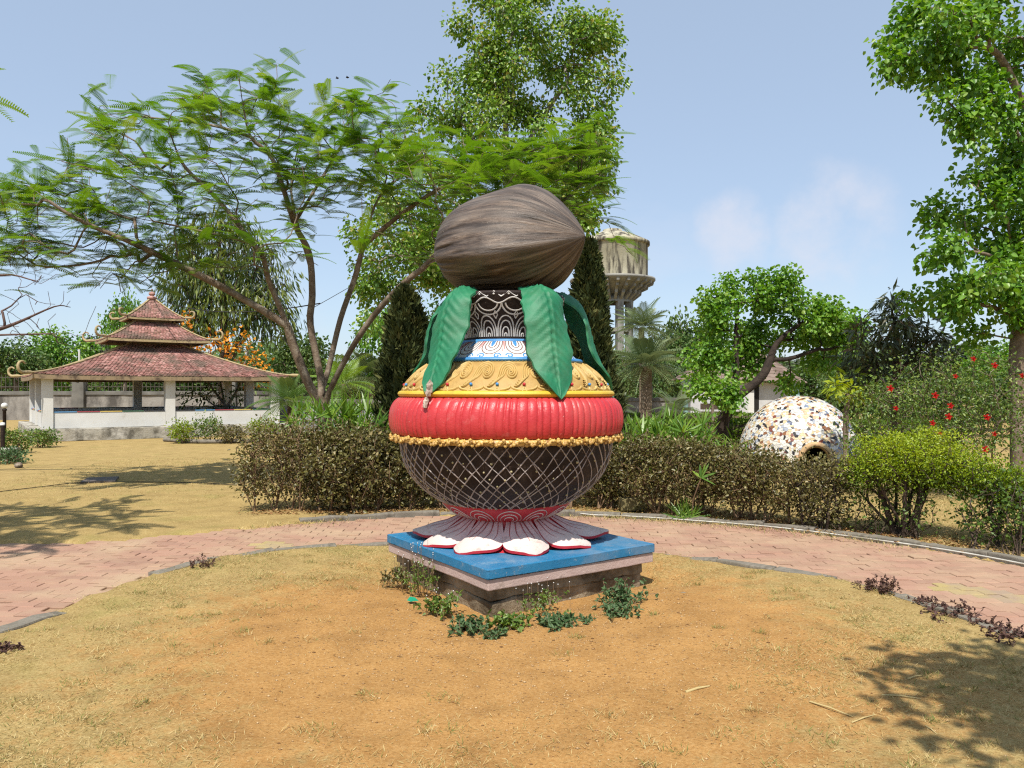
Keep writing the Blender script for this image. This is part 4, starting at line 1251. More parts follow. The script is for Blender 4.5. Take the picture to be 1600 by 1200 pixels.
# ================================================================== PAVILION
e1 = np.array([.819, .574]); e2 = np.array([-.574, .819])
FL = np.array([-14.7, 24.3]); PVC = FL + 3.6 * e1 + 3.2 * e2; PVR = R(35)
pav = thing("garden_pavilion", "open white pavilion with three stacked red tiled roofs and upturned yellow eaves", "pavilion", (PVC[0], PVC[1], 0), PVR)
M['whitewash'] = surf("whitewash", (0.564, 0.552, 0.515), (0.647, 0.639, 0.610), 1.2, 0.85, (0.432, 0.398, 0.340), 2.2, (0.6, 0.78), 0.2, 30, .01, .2)
M['mouldy'] = surf("mouldy_concrete", (0.34, 0.32, 0.27), (0.52, 0.49, 0.43), 2, 0.95, (0.12, 0.11, 0.09), 2.4, (0.42, 0.6), 0.6, 25, .02, .15)
M['rooftile'] = tintmat("roof_tile", [(0.240, 0.114, 0.096), (0.348, 0.168, 0.144), (0.480, 0.270, 0.234), (0.180, 0.102, 0.079), (0.396, 0.198, 0.162)], 0.9, 0.15, 30, 0.4, wear=(1.4, (0.168, 0.120, 0.094), 0.46, 0.62))
M['eave'] = surf("eave_plaster", (0.25, 0.18, 0.105), (0.37, 0.28, 0.17), 3, 0.85, (0.10, 0.068, 0.045), 3, (0.46, 0.62), 0.4)
M['ridge'] = surf("ridge_yellow", (0.33, 0.25, 0.125), (0.46, 0.37, 0.20), 4, 0.75, (0.16, 0.11, 0.065), 4, (0.5, 0.66), 0.4)
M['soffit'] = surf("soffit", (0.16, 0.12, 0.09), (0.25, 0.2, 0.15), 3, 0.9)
mb = MB(); bbox_rough(mb, (0.05, -.05, .19), (8.3, 7.5, .4), .03, 0, .012, 16, seed=9); mb.build("platform", M['mouldy'], pav)
CW = .31
for x, y in ((-3.6, -3.2), (0, -3.2), (3.6, -3.2), (-3.6, 0), (3.6, 0), (-3.6, 3.2), (0, 3.2), (3.6, 3.2)):
    mb = MB(); bbox_rough(mb, (x, y, 1.21), (CW, CW, 1.66), .012); mb.build("column", M['whitewash'], pav)
COPE = [(0.10, 0.24, 0.42), (0.28, 0.05, 0.06), (0.5, 0.36, 0.1), (0.05, 0.12, 0.07), (0.035, 0.035, 0.04)]
copem = [surf("coping_paint_%s" % n, c, tuple(q * 1.25 for q in c), 5, .6, bmp=.1) for n, c in zip(("blue", "maroon", "ochre", "green", "black"), COPE)]
for (x0, y0, x1, y1) in ((-3.6, -3.2, 0, -3.2), (0, -3.2, 3.6, -3.2), (-3.6, 0, -3.6, -3.2), (-3.6, 3.2, -3.6, 0), (3.6, -3.2, 3.6, 0), (3.6, 0, 3.6, 3.2), (-3.6, 3.2, 0, 3.2), (0, 3.2, 3.6, 3.2)):
    L_ = math.hypot(x1 - x0, y1 - y0) - CW - .006; an0 = math.atan2(y1 - y0, x1 - x0)
    mb = MB(); bbox_rough(mb, ((x0 + x1) / 2, (y0 + y1) / 2, .64), (L_, .2, .5), .006, an0); wl_ = mb.build("low_wall", M['whitewash'], pav)
    nseg = 5; w_ = L_ / nseg
    for k in range(nseg):
        d = -L_ / 2 + (k + .5) * w_
        mb = MB(); bbox_rough(mb, ((x0 + x1) / 2 + d * math.cos(an0), (y0 + y1) / 2 + d * math.sin(an0), .909), (w_ - .012, .23, .03), .005, an0)
        mb.build("coping_piece", copem[(k + int(x0 + 9)) % 5], wl_)
mb = MB()
for (cx_, cy_, sx_, sy_) in ((0, -3.2, 7.5, .26), (0, 3.2, 7.5, .26), (-3.6, 0, .26, 6.1), (3.6, 0, .26, 6.1)):
    bbox_rough(mb, (cx_, cy_, 2.09), (sx_, sy_, .14), .006)
mb.build("beam", M['eave'], pav)


def tier(hx, hy, ze, tx, ty, zt, nrow, tw, lift, power, name, curl=.42, fasc=.12):
    def pt(side, u, v):
        f = v
        ax_, ay_ = hx + (tx - hx) * f, hy + (ty - hy) * f
        z = ze + (zt - ze) * v ** power + lift * np.abs(u) ** 5 * (1 - v) ** 3
        x, y = (u * ax_, -ay_ + 0 * u) if side % 2 == 0 else (u * ay_, -ax_ + 0 * u)
        c, s_ = [(1, 0), (0, 1), (-1, 0), (0, -1)][side]
        return np.stack([c * x - s_ * y, s_ * x + c * y, z + 0 * x], -1)
    mb = MB(); mt_ = MB()
    U = np.linspace(-1, 1, 25); Vv = np.linspace(0, 1, 13)
    for sd_ in range(4):
        uu, vv = np.meshgrid(U, Vv, indexing='ij')
        g = pt(sd_, uu, vv); lo = g - np.array([0, 0, .05])
        i, j = np.meshgrid(np.arange(24), np.arange(12), indexing='ij'); i, j = i.ravel(), j.ravel()
        Fq = np.stack([i * 13 + j, (i + 1) * 13 + j, (i + 1) * 13 + j + 1, i * 13 + j + 1], -1)
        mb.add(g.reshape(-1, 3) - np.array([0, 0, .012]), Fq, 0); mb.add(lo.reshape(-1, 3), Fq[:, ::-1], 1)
        for r_ in range(nrow):
            v0, v1 = r_ / nrow, min((r_ + 1.25) / nrow, 1)
            wid = 2 * ((hx if sd_ % 2 == 0 else hy) * (1 - v0) + (tx if sd_ % 2 == 0 else ty) * v0)
            nt_ = max(2, int(wid / tw))
            for k in range(nt_):
                u0 = -1 + 2 * (k + (.5 if r_ % 2 else 0)) / nt_; u1 = u0 + 2 / nt_
                if u1 > 1.001: continue
                g_ = .06 * (u1 - u0); jit = rng.normal(0, .006)
                q = pt(sd_, np.array([u0 + g_, u0 + g_ * 2, (u0 + u1) / 2, u1 - g_ * 2, u1 - g_, u1 - g_, u0 + g_]), np.array([v0 + .25 / nrow, v0 + .08 / nrow, v0, v0 + .08 / nrow, v0 + .25 / nrow, v1, v1]))
                q[:5, 2] += .03 + jit; q[5:, 2] += .006
                mt_.add(np.vstack([q, q[:5] - np.array([0, 0, .022])]), [tuple(range(7)), (0, 7, 8, 1), (1, 8, 9, 2), (2, 9, 10, 3), (3, 10, 11, 4)], 0, rng.random(), False)
    rf = mb.build(name, [M['eave'], M['soffit']], pav)
    mt_.build("roof_tiles", M['rooftile'], rf, kind='stuff')
    mb = MB()
    for sd_ in range(4):
        U = np.linspace(-1, 1, 25)
        a = pt(sd_, U, np.zeros(25)); out_ = a * np.array([1.0, 1.0, 1])
        for z0, z1, ex in ((-.02, -.02 - fasc, 0.0),):
            c_ = a.copy(); c_[:, 2] += z0; d_ = a.copy(); d_[:, 2] += z1
            nrm = np.array([[0, -1], [1, 0], [0, 1], [-1, 0]][sd_])
            c2, d2 = c_.copy(), d_.copy(); c2[:, :2] -= nrm * .09; d2[:, :2] -= nrm * .09
            Vq = np.stack([c_, d_, d2, c2], 1).reshape(-1, 3); i = np.arange(24)
            for j in range(4): mb.add(Vq, np.stack([i * 4 + j, i * 4 + (j + 1) % 4, (i + 1) * 4 + (j + 1) % 4, (i + 1) * 4 + j], -1), 0, .5, False)
    mb.build("fascia", M['eave'] if hx > 3 else M['ridge'], rf)
    for sd_ in range(4):
        mb = MB()
        ln = pt(sd_, np.ones(14), np.linspace(1, 0, 14)) + np.array([0, 0, .035])
        dr = unit((ln[-1] - ln[-3]) * np.array([1, 1, 0]))
        th = np.linspace(0, 4.0, 12); rc = np.linspace(curl * .5, curl * .27, 12)
        tip = ln[-1]
        cur = [tip + dr * (curl * .9 * q) + np.array([0, 0, -.03 * q * curl]) for q in (.33, .66, 1.0)]
        e = cur[-1]
        for t, r_ in zip(th[1:], rc[1:]):
            e = e + (dr * math.cos(t) + np.array([0, 0, 1]) * math.sin(t)) * r_ * .36
            cur.append(e)
        allp = np.vstack([ln, cur]); rad = np.r_[np.full(14, .032), np.linspace(.06, .026, len(cur))] * (1 if hx > 3 else .85)
        tube(mb, allp, rad, 7)
        mb.build("hip_ridge", M['ridge'], rf)
    return rf


tier(4.02, 3.62, 2.08, .85, .72, 3.30, 34, .112, .05, 1.28, "lower_roof", .42, .13)
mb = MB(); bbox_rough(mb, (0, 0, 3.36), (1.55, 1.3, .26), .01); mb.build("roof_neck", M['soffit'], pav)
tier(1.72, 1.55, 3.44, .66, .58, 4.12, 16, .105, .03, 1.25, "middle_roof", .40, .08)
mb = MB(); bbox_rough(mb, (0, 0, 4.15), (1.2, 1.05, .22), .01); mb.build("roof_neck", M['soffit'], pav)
tier(.98, .88, 4.27, .12, .12, 4.98, 15, .095, .02, 1.2, "upper_roof", .30, .06)
mb = MB(); lathe(mb, smoothp([(.001, 5.45), (.04, 5.40), (.035, 5.33), (.10, 5.29), (.115, 5.22), (.07, 5.17), (.17, 5.12), (.17, 5.05), (.1, 5.0), (.15, 4.93)], 4), 20)
mb.build("finial", M['rooftile'], pav)


# ================================================================== WATER TOWER
WT = P(957, 610, 70); WT[2] = 0
wt = thing("water_tower", "tall old concrete water tower with a stained round tank on slender legs", "water tower", WT)
M['tank'] = surf("tank_concrete", (0.33, 0.30, 0.21), (0.46, 0.43, 0.325), .6, .9, (0.085, 0.075, 0.06), .8, (0.45, 0.57), .5, 8, .03, .1, stretch=(2.2, 2.2, .35))
M['towerleg'] = surf("tower_concrete", (0.24, 0.23, 0.205), (0.33, 0.32, 0.29), .7, .9, (0.17, 0.16, 0.14), 1.1, (0.5, 0.65), .4, 8, .03, .15)
zf = lambda y: H + (HOR - y) * 70 / F
mb = MB(); lathe(mb, [(3.18, zf(436)), (3.18, zf(386)), (3.22, zf(386) + .05)], 48); mb.build("tank", M['tank'], wt)
mb = MB(); lathe(mb, [(3.2, zf(386) + .03), (3.36, zf(386) + .06), (3.36, zf(384) + .22), (3.2, zf(383) + .25), (2.0, zf(378) + .55), (.9, zf(375) + .75), (.85, zf(374) + .85), (.02, zf(374) + .95)], 48); mb.build("tank_roof", M['tank'], wt)
mb = MB(); lathe(mb, [(1.5, zf(466)), (2.2, zf(458)), (3.0, zf(449)), (3.72, zf(442)), (3.86, zf(440)), (3.86, zf(437)), (3.15, zf(435.5))], 48); mb.build("gallery", M['towerleg'], wt)
for k in range(24):
    a = k * PI2 / 24; d = np.array([math.sin(a), -math.cos(a), 0])
    mb = MB()
    pr = [(1.6, zf(474)), (2.0, zf(470)), (2.6, zf(462)), (2.65, zf(457)), (3.2, zf(453)), (3.25, zf(449)), (3.7, zf(446)), (3.75, zf(441)), (1.6, zf(452))]
    s_ = np.array([d[1], -d[0], 0]) * .12
    V = [d * r + np.array([0, 0, z]) + s_ for r, z in pr] + [d * r + np.array([0, 0, z]) - s_ for r, z in pr]; n_ = len(pr)
    mb.add(V, [tuple(range(n_)), tuple(range(2 * n_ - 1, n_ - 1, -1))] + [(i, i + n_, (i + 1) % n_ + n_, (i + 1) % n_) for i in range(n_)], 0, .5, False)
    mb.build("bracket", M['towerleg'], wt)
for k in range(8):
    a = (k + .35) * PI2 / 8; x, y = 1.62 * math.sin(a), -1.62 * math.cos(a)
    mb = MB(); bbox_rough(mb, (x, y, zf(466) / 2 + .3), (.56, .56, zf(466) + .6), .03, a); mb.build("leg", M['towerleg'], wt)
for zz in (zf(520), zf(580)):
    mb = MB(); lathe(mb, [(1.45, zz), (1.75, zz), (1.75, zz + .35), (1.45, zz + .35), (1.45, zz)], 24, smooth=False); mb.build("ring_beam", M['towerleg'], wt)
mb = MB(); lathe(mb, [(1.9, zf(474)), (1.9, zf(466)), (1.3, zf(464))], 24); mb.build("leg_cap", M['towerleg'], wt)


# ================================================================== BOUNDARY WALLS
M['greywall'] = surf("grey_render", (0.224, 0.207, 0.187), (0.332, 0.311, 0.282), .8, .95, (0.095, 0.087, 0.079), 1.0, (0.45, 0.63), .5, 12, .03, .1, stretch=(1, 1, .5))
M['iron'] = surf("rusty_iron", (0.05, 0.045, 0.04), (0.10, 0.08, 0.06), 8, .8)
M['cap'] = surf("dark_cap", (0.10, 0.095, 0.085), (0.2, 0.19, 0.17), 1.4, .95, bmp=.5)


def wall(name, label, x0, x1, Y, h, posts, mat, rail=True, Y1=None):
    Y1 = Y if Y1 is None else Y1
    c = np.array([(x0 + x1) / 2, (Y + Y1) / 2]); L_ = math.hypot(x1 - x0, Y1 - Y); an0 = math.atan2(Y1 - Y, x1 - x0)
    w = thing(name, label, "wall", (c[0], c[1], 0), an0)
    mb = MB(); bbox_rough(mb, (0, 0, h / 2), (L_, .22, h), .01, 0, .006, 20, seed=2); mb.build("wall_body", mat, w)
    mb = MB(); bbox_rough(mb, (0, 0, h + .10), (L_, .34, .2), .02, 0, .01, 20, seed=5); mb.build("coping", M['cap'], w)
    for x in posts:
        xl = (x - c[0]) / math.cos(an0)
        mb = MB(); bbox_rough(mb, (xl, -.1, h / 2 + .4), (.62, .5, h + .8), .03, 0, .008, 3, seed=int(x * 7) % 50); lathe(mb, smoothp([(.33, 0), (.33, .1), (.2, .25), (.001, .3)], 4), 10, c=(xl, -.1, h + .78))
        mb.build("pillar", M['cap'], w)
    if rail:
        mb = MB()
        for zz in (h + .45, h + .95): box(mb, (0, 0, zz), (L_, .03, .04))
        for x in np.arange(-L_ / 2 + .1, L_ / 2, .22): box(mb, (x, 0, h + .65), (.025, .025, .9), tint=.3)
        mb.build("railing", M['iron'], w, kind='stuff')
    return w


wall("boundary_wall", "long grey stained boundary wall with iron railing behind the pavilion", -40, -9.7, 40, 1.35, [-33.5, -23.4, -15.5], M['greywall'], Y1=43)
M['mural'] = surf("peeling_mural", (0.10, 0.10, 0.11), (0.5, 0.49, 0.48), 1.7, .9, (0.22, 0.25, 0.3), 1.3, (0.5, 0.6), .4, 12, .02, .1, stretch=(1.5, 1.5, .4))
wall("mural_wall", "wall with peeling dark and white mural paint right of the pavilion", -9.4, -4.2, 30, 1.05, [], M['mural'], False)
wall("garden_wall", "low grey garden wall with round topped pillar near the palms", 4.6, 12.8, 47, .95, [8.25], M['greywall'], False)
# white cross beyond the left wall
cr = thing("white_cross", "small white cross standing beyond the boundary wall left of the pavilion", "cross", (*P(124, 610, 44)[:2], 0))
mb = MB(); box(mb, (0, 0, 2.0), (.08, .08, 3.9)); mb.build("upright", M['white'], cr)
mb = MB(); box(mb, (0, -.05, 2.9), (.85, .05, .08)); mb.build("crossbar", M['white'], cr)


# ================================================================== HOUSE BEHIND THE DOME
HC = P(1140, 610, 40); HC[2] = 0
house = thing("garden_house", "white garden house with brown sloping roofs behind the leaning tree", "house", HC, R(-4))
M['housewhite'] = surf("house_white", (0.457, 0.452, 0.457), (0.548, 0.544, 0.539), 1, .85, (0.373, 0.357, 0.332), 1.3, (0.55, 0.75), .2)
M['aqua'] = surf("aqua_paint", (0.28, 0.48, 0.50), (0.38, 0.58, 0.58), 2, .7, bmp=.1)
M['brownroof'] = tintmat("brown_roof_sheet", [(0.15, 0.105, 0.085), (0.20, 0.15, 0.12), (0.25, 0.19, 0.155)], .9, .15, 10, .4)
u_ = 40 / F
mb = MB(); bbox_rough(mb, (-.72, .6, 1.0), (2.9, 3.2, 2.0), .01); wlw = mb.build("left_wall", M['housewhite'], house)
mb = MB(); bbox_rough(mb, (2.05, .9, 1.0), (2.35, 3.4, 2.0), .01); wrw = mb.build("right_wall", M['housewhite'], house)
mb = MB(); box(mb, (1.17, -.812, .95), (.26, .02, 1.9)); mb.build("doorway", M['dark'], wrw)
mb = MB(); box(mb, (2.55, -.84, .85), (.62, .05, .6)); mb.build("notice_frame", M['bark_grey'], wrw)
mb = MB(); box(mb, (2.55, -.872, .85), (.5, .012, .48)); mb.build("notice_board", M['housewhite'], wrw)
mb = MB(); bbox_rough(mb, (.86, -.92, 1.0), (.3, .2, 2.0), .01); mb.build("white_pier", M['whitewash'], house)
mb = MB(); bbox_rough(mb, (3.1, -.86, 1.0), (.36, .2, 2.0), .01); mb.build("aqua_pier", M['aqua'], house)
for x in (-2.42, -2.02):
    mb = MB(); lathe(mb, [(.14, 0), (.14, 2.0), (.19, 2.02), (.19, 2.1)], 14, c=(x, -1.0 if x < -2.2 else 1.8, 0)); mb.build("aqua_column", M['aqua'], house)
mb = MB(); box(mb, (-1.35, -.95, 2.08), (2.5, .22, .16)); mb.build("eave_beam", M['aqua'], house)


def roof_sheets(parent, quads, name):
    for qd in quads:
        mb = MB(); a, b_, c_, d_ = [np.array(v, float) for v in qd]
        nr = 9
        for r_ in range(nr):
            for k in range(8):
                f = lambda u, v: (a * (1 - u) + b_ * u) * (1 - v) + (d_ * (1 - u) + c_ * u) * v
                q = np.array([f(k / 8, r_ / nr), f((k + 1) / 8, r_ / nr), f((k + 1) / 8, min(1, (r_ + 1.15) / nr)), f(k / 8, min(1, (r_ + 1.15) / nr))])
                q[:2, 2] += .035
                mb.add(np.vstack([q, q - np.array([0, 0, .05])]), [(0, 1, 2, 3), (4, 5, 1, 0), (7, 6, 5, 4), (5, 6, 2, 1), (4, 0, 3, 7)], 0, rng.random(), False)
        mb.build(name, M['brownroof'], parent)


roof_sheets(house, [((-2.7, -1.35, 2.16), (.75, -1.35, 2.16), (-.2, .6, 3.0), (-1.5, .6, 3.0)), ((-2.7, 2.4, 2.16), (-2.7, -1.35, 2.16), (-1.5, .6, 3.0), (-1.5, .6, 3.0)),
                    ((.2, -1.4, 2.14), (3.55, -1.3, 1.98), (2.0, .9, 3.55), (1.0, .9, 4.05)), ((3.55, -1.3, 1.98), (3.55, 2.8, 1.98), (2.0, .9, 3.55), (2.0, .9, 3.55)), ((.2, 2.8, 2.1), (.2, -1.4, 2.14), (1.0, .9, 4.05), (1.0, .9, 4.05))], "roof_slope")
mb = MB(); bbox_rough(mb, (1.0, .9, 4.2), (.42, .42, .6), .02); mb.build("chimney", M['brownroof'], house)
bench = thing("wooden_bench", "dark red bench in front of the white garden house", "bench", (*P(1126, 610, 38)[:2], 0))
mb = MB(); bbox_rough(mb, (0, 0, .52), (1.9, .4, .07), .01); mb.build("seat", M['bark_dark'], bench)
mb = MB(); bbox_rough(mb, (0, .2, .8), (1.9, .05, .3), .01); mb.build("backrest", M['bark_dark'], bench)
for x in (-.8, 0, .8):
    mb = MB(); box(mb, (x, 0, .24), (.1, .36, .48)); mb.build("leg", M['bark_dark'], bench)


# ================================================================== POSTS AND SMALL STRUCTURES ON THE LEFT
lp = thing("path_light", "black path light post with a white ball top at the left edge", "light post", (*P(7, 610, 21.5)[:2], 0))
mb = MB(); lathe(mb, [(.05, 0), (.045, .04), (.045, 1.02), (.06, 1.04), (.06, 1.08), (.02, 1.1)], 12); mb.build("post", M['black'], lp)
mb = MB(); sphere(mb, (0, 0, 1.17), .085, 12, 8); mb.build("ball_cap", M['white'], lp)
lp2 = thing("bollard_post", "plain black post standing in front of the ball topped light", "post", (*P(4, 610, 19.0)[:2], 0))
mb = MB(); lathe(mb, [(.05, 0), (.05, .72), (.052, .76), (.02, .78)], 12); mb.build("pole", M['black'], lp2)
mb = MB(); lathe(mb, [(.054, .74), (.054, .80), (.01, .81)], 12); mb.build("pole_cap", M['white'], lp2)
cb = P(8, 610, 17.6)
mb = MB(); bbox_rough(mb, (0, 0, .13), (.50, .42, .30), .02, .1, .008, 5, seed=4)
o = mb.build("concrete_block", M['mouldy'], loc=(cb[0], cb[1], 0)); tag(o, "broken concrete block at the foot of the black posts", "block")
v, f = bm_chunk(5, .085, .8, 2, .08); mb = MB(); mb.add(v, f); o = mb.build("brown_stone", M['bark'], loc=(*G(29, 731)[:2], .05)); tag(o, "round brown stone on the sand beside the concrete block", "stone")
mb = MB(); bbox_rough(mb, (0, 0, .1), (.36, .2, .16), .012, .1, .006, 3, seed=3); q = G(991, 800)
o = mb.build("mossy_block", surf("mossy_concrete", (0.16, 0.13, 0.06), (0.26, 0.22, 0.1), 6, .95, (0.09, 0.08, 0.03), 7, (.5, .65), .6), loc=(q[0], q[1] + .1, 0)); tag(o, "mossy concrete block under the hedge beside the pale pipe", "block")
# dark sheet on the sand, standing in for the shadow of an unseen board
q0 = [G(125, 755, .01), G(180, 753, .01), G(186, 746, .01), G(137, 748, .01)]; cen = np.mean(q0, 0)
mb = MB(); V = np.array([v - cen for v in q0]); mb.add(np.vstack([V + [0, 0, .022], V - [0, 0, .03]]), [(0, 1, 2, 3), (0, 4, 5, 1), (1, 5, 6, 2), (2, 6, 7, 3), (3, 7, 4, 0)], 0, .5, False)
o = mb.build("board_shadow", surf("shadow_colour", (0.085, 0.07, 0.06), (0.13, 0.105, 0.09), 6, .9), loc=tuple(cen)); tag(o, "flat dark sheet standing in for the shadow of a board on the sand in front of the pavilion", "shadow")
mb = MB(); q = [G(x, y, .012) for x, y in ((0, 768), (60, 761), (125, 754), (200, 753), (300, 754), (370, 758))]; tube(mb, crom(q, 5) - q[0], .006, 4)  # thin dark tube laid in place of a wire's shadow across the sand
o = mb.build("wire_shadow", M['dark'], loc=tuple(q[0])); tag(o, "thin dark line standing in for the shadow of a wire across the sand in front of the pavilion", "shadow line")
mb = MB(); a, b_ = np.array([PVC[0], PVC[1], 5.15]), P(500, 474, 15.0)
c_ = [a * (1 - t) + b_ * t + np.array([0, 0, -.35 * 4 * t * (1 - t)]) for t in np.linspace(0, 1, 14)]; tube(mb, np.array(c_) - a, .012, 4)
o = mb.build("overhead_wire", M['dark'], loc=tuple(a)); tag(o, "thin black wire running from the pavilion finial to the feathery tree", "wire")
for k, (x, y) in enumerate(((527, 122), (543, 121))):
    c_ = P(x, y, 90); b_ = thing("bird", ("left", "right")[k] + " one of two tiny dark birds flying high above the feathery tree", "bird", c_, 0, "birds in the sky")
    mb = MB(); sphere(mb, (0, 0, 0), .09, 8, 6, 0, .5, (2.2, 1, 1)); mb.build("body", M['dark'], b_)
    for s_ in (1, -1):
        mb = MB(); mb.add([(-.08, 0, 0), (.1, 0, 0), (.02, s_ * .2, .09), (-.1, s_ * .2, .09), (-.08, s_ * .42, .02)], [(0, 1, 2, 3), (3, 2, 4)], 0, .5, False); mb.build("wing", M['dark'], b_)


# ================================================================== TREES
def Pl(*a): return [P(*q) for q in a]


# --- feathery flame-of-the-forest type tree, many stems, in the left middle
fb = P(506, 650, 13.0); fb[2] = 0.0
lim = [
    Pl((506, 645, 13), (485, 606, 12.9), (460, 545, 12.8), (448, 508, 12.7), (420, 438, 12.5), (401, 387, 12.2), (322, 363, 11.7), (210, 340, 11.0)),
    Pl((504, 620, 13), (502, 597, 13), (485, 508, 13.0), (488, 461, 13.0), (483, 396, 13.0), (460, 349, 12.8), (427, 251, 12.6), (392, 214, 12.4), (380, 165, 12.3), (373, 116, 12.2)),
    Pl((509, 615, 13.1), (513, 578, 13.1), (532, 499, 13.2), (555, 433, 13.3), (572, 368, 13.3), (593, 307, 13.3), (640, 262, 13.2)),
    Pl((508, 640, 13), (518, 604, 12.9), (560, 527, 12.6), (607, 466, 12.3), (660, 420, 12.0), (730, 380, 11.7)),
    Pl((448, 508, 12.7), (387, 471, 12.5), (327, 438, 12.1), (224, 387, 11.6), (117, 340, 11.2), (42, 289, 11.0)),
    Pl((401, 387, 12.2), (345, 317, 12.3), (289, 261, 12.2), (271, 223, 12.1)),
    Pl((392, 214, 12.4), (327, 195, 12.6), (210, 181, 12.8)),
    Pl((575, 379, 13.3), (640, 325, 13.0), (725, 275, 12.6), (862, 225, 12.2), (917, 210, 12.0)),
    Pl((593, 307, 13.3), (633, 267, 13.6), (683, 208, 14.0)),
    Pl((460, 349, 12.8), (520, 250, 13.2), (579, 150, 13.4)),
    Pl((483, 420, 13), (455, 300, 14.0), (470, 215, 14.6)),
    Pl((572, 390, 13.3), (655, 330, 14.3), (760, 290, 15.0), (850, 260, 15.2)),
    Pl((470, 560, 12.9), (400, 480, 13.8), (300, 420, 14.6), (180, 380, 15.2)),
    Pl((660, 420, 12.0), (760, 330, 12.0), (900, 335, 12.0)),
    Pl((490, 480, 13), (600, 420, 14.2), (680, 390, 15.0)),
]
topx = [0, 50, 110, 150, 250, 300, 380, 430, 470, 520, 600, 650, 700, 800, 940]
topy = [262, 282, 215, 165, 158, 112, 100, 106, 190, 150, 126, 175, 195, 205, 206]
lowx = [0, 100, 150, 200, 300, 420, 520, 600, 650, 750, 850, 950]
lowy = [430, 430, 470, 465, 440, 450, 420, 430, 460, 340, 330, 345]
tg = []
while len(tg) < 760:
    x = rng.uniform(-20, 950); a, b_ = np.interp(x, topx, topy) + 12, np.interp(x, lowx, lowy) - 10
    y = a + (b_ - a) * rng.random() ** 1.15
    if x < 130 and rng.random() < .25: continue
    if x > 640 and rng.random() < .35: continue
    e = abs(x - 480) / 480
    D = 12.7 + rng.normal(0, 1.0) * (1 - .5 * e) - .9 * e
    # umbrella habit: keep the inside below the top layers thinner
    f = (y - a) / (b_ - a)
    if f > .62 and 380 < x < 640 and rng.random() < .72: continue
    tg.append(P(x, y, np.clip(D, 10.4, 15.6)))
for x, y, D in ((610, 124, 13.2), (505, 152, 13.2), (300, 103, 12.3), (432, 100, 12.2), (160, 165, 12.9), (105, 215, 12.0), (955, 210, 12.0), (940, 345, 12.0), (960, 372, 12.0), (965, 300, 12.0), (990, 400, 11.6), (975, 385, 11.5)):
    tg.append(P(x, y, D))


def flame_fronds(mb, T, D):
    n = len(T); k = 4
    pos = np.repeat(T, k, 0); dd = np.repeat(D, k, 0)
    pos = pos - dd * rng.uniform(-.05, .8, (n * k, 1))
    hor = dd * np.array([1, 1, .15])
    d = unit(hor) * 1.0 + rng.normal(0, .42, (n * k, 3)) * np.array([1, 1, .18]) + np.array([0, 0, .04])
    nr = np.array([0, 0, 1.0]) + rng.normal(0, .15, (n * k, 3))
    L = rng.uniform(.30, .60, n * k)
    t = np.repeat(rng.normal(.55, .14, n), k) + rng.normal(0, .12, n * k)
    fronds(mb, pos, d, nr, L, t)


plant("feathery_tree", "wide spreading tree with feathery fern-like leaves and several bare leaning stems", "tree", fb, lim, tg, .28, .0055, .122, None, M['feather'], M['bark'], .28, frond=flame_fronds, wob=.10)

# --- a second feathery tree, its stem out of the picture on the left; it throws the shade on the sand
fb2 = np.array([-8.6, 6.6, 0]); lim2 = [[fb2, fb2 + [.3, .1, 1.2], fb2 + [.8, .2, 2.6], fb2 + [1.6, .2, 4.0]], [fb2 + [.5, .1, 1.9], fb2 + [-.8, .2, 3.2], fb2 + [-1.5, .8, 4.6]], [fb2 + [.8, .2, 2.6], fb2 + [1.4, -1.2, 3.8], fb2 + [2.2, -2.2, 4.7]]]
t2 = fb2 + np.array([1.7, -.1, 4.5]) + unit(rng.normal(size=(120, 3))) * rng.random((120, 1)) ** .5 * np.array([2.4, 2.2, .75])
t2 = t2[(800 + t2[:, 0] / np.maximum(t2[:, 1], .5) * F < -15) | (t2[:, 1] < .8)]
t2 = np.vstack([t2, Pl((-10, 300, 8.6), (5, 320, 9.2), (-8, 330, 8.2))])
plant("feathery_tree", "feathery tree at the left edge, only the tips of its dark fronds reaching into view", "tree", fb2, lim2, t2, .3, .007, .14, None, M['feather'], M['bark'], .28, frond=flame_fronds, wob=.1)

# --- shade tree behind the camera on the right, seen only by its shadow
fb3 = np.array([5.6, -1.6, 0]); t3 = np.array([2.95, 1.2, 4.5]) + unit(rng.normal(size=(90, 3))) * rng.random((90, 1)) ** .4 * np.array([1.25, .62, .6])
t3 = t3[t3[:, 2] > 1.6 + 1.05 * (HOR / F) * np.maximum(t3[:, 1], 0) + .1]
plant("unseen_shade_tree", "unseen broad leaved tree beside the viewer whose shadow falls on the turf at the right", "tree", fb3, [[fb3, fb3 + [-.3, .3, 1.5], fb3 + [-.9, .9, 3.0], fb3 + [-1.8, 1.7, 4.1]]], t3, .3, .008, .15,
      dict(k=42, spread=.22, L=.12, W=.085, droop=.5), M['peepal'], M['bark'], .3)

# --- tall pale green tree behind the sculpture
tb = P(800, 640, 22); tb[2] = 0
lobes = [(765, 25, 22, 62, 45, 1.2), (850, 40, 22, 60, 60, 1.3), (915, 50, 22, 45, 45, 1.0), (735, 95, 22, 60, 50, 1.2), (905, 105, 22, 55, 65, 1.2), (820, 120, 22, 85, 60, 1.5), (692, 165, 22, 58, 46, 1.0), (930, 155, 22, 46, 58, .9),
         (760, 190, 22, 75, 55, 1.4), (870, 215, 22, 75, 60, 1.4), (925, 255, 22, 45, 58, .9), (850, 290, 22, 85, 50, 1.4), (650, 290, 21, 70, 60, 1.3), (740, 270, 22, 70, 55, 1.3), (620, 390, 21, 70, 60, 1.3), (700, 370, 21.5, 80, 60, 1.3),
         (900, 320, 22, 40, 40, 1.0), (800, -30, 22, 70, 40, 1.2), (590, 480, 21, 40, 45, 1.0), (660, 450, 21, 50, 40, 1.0)]
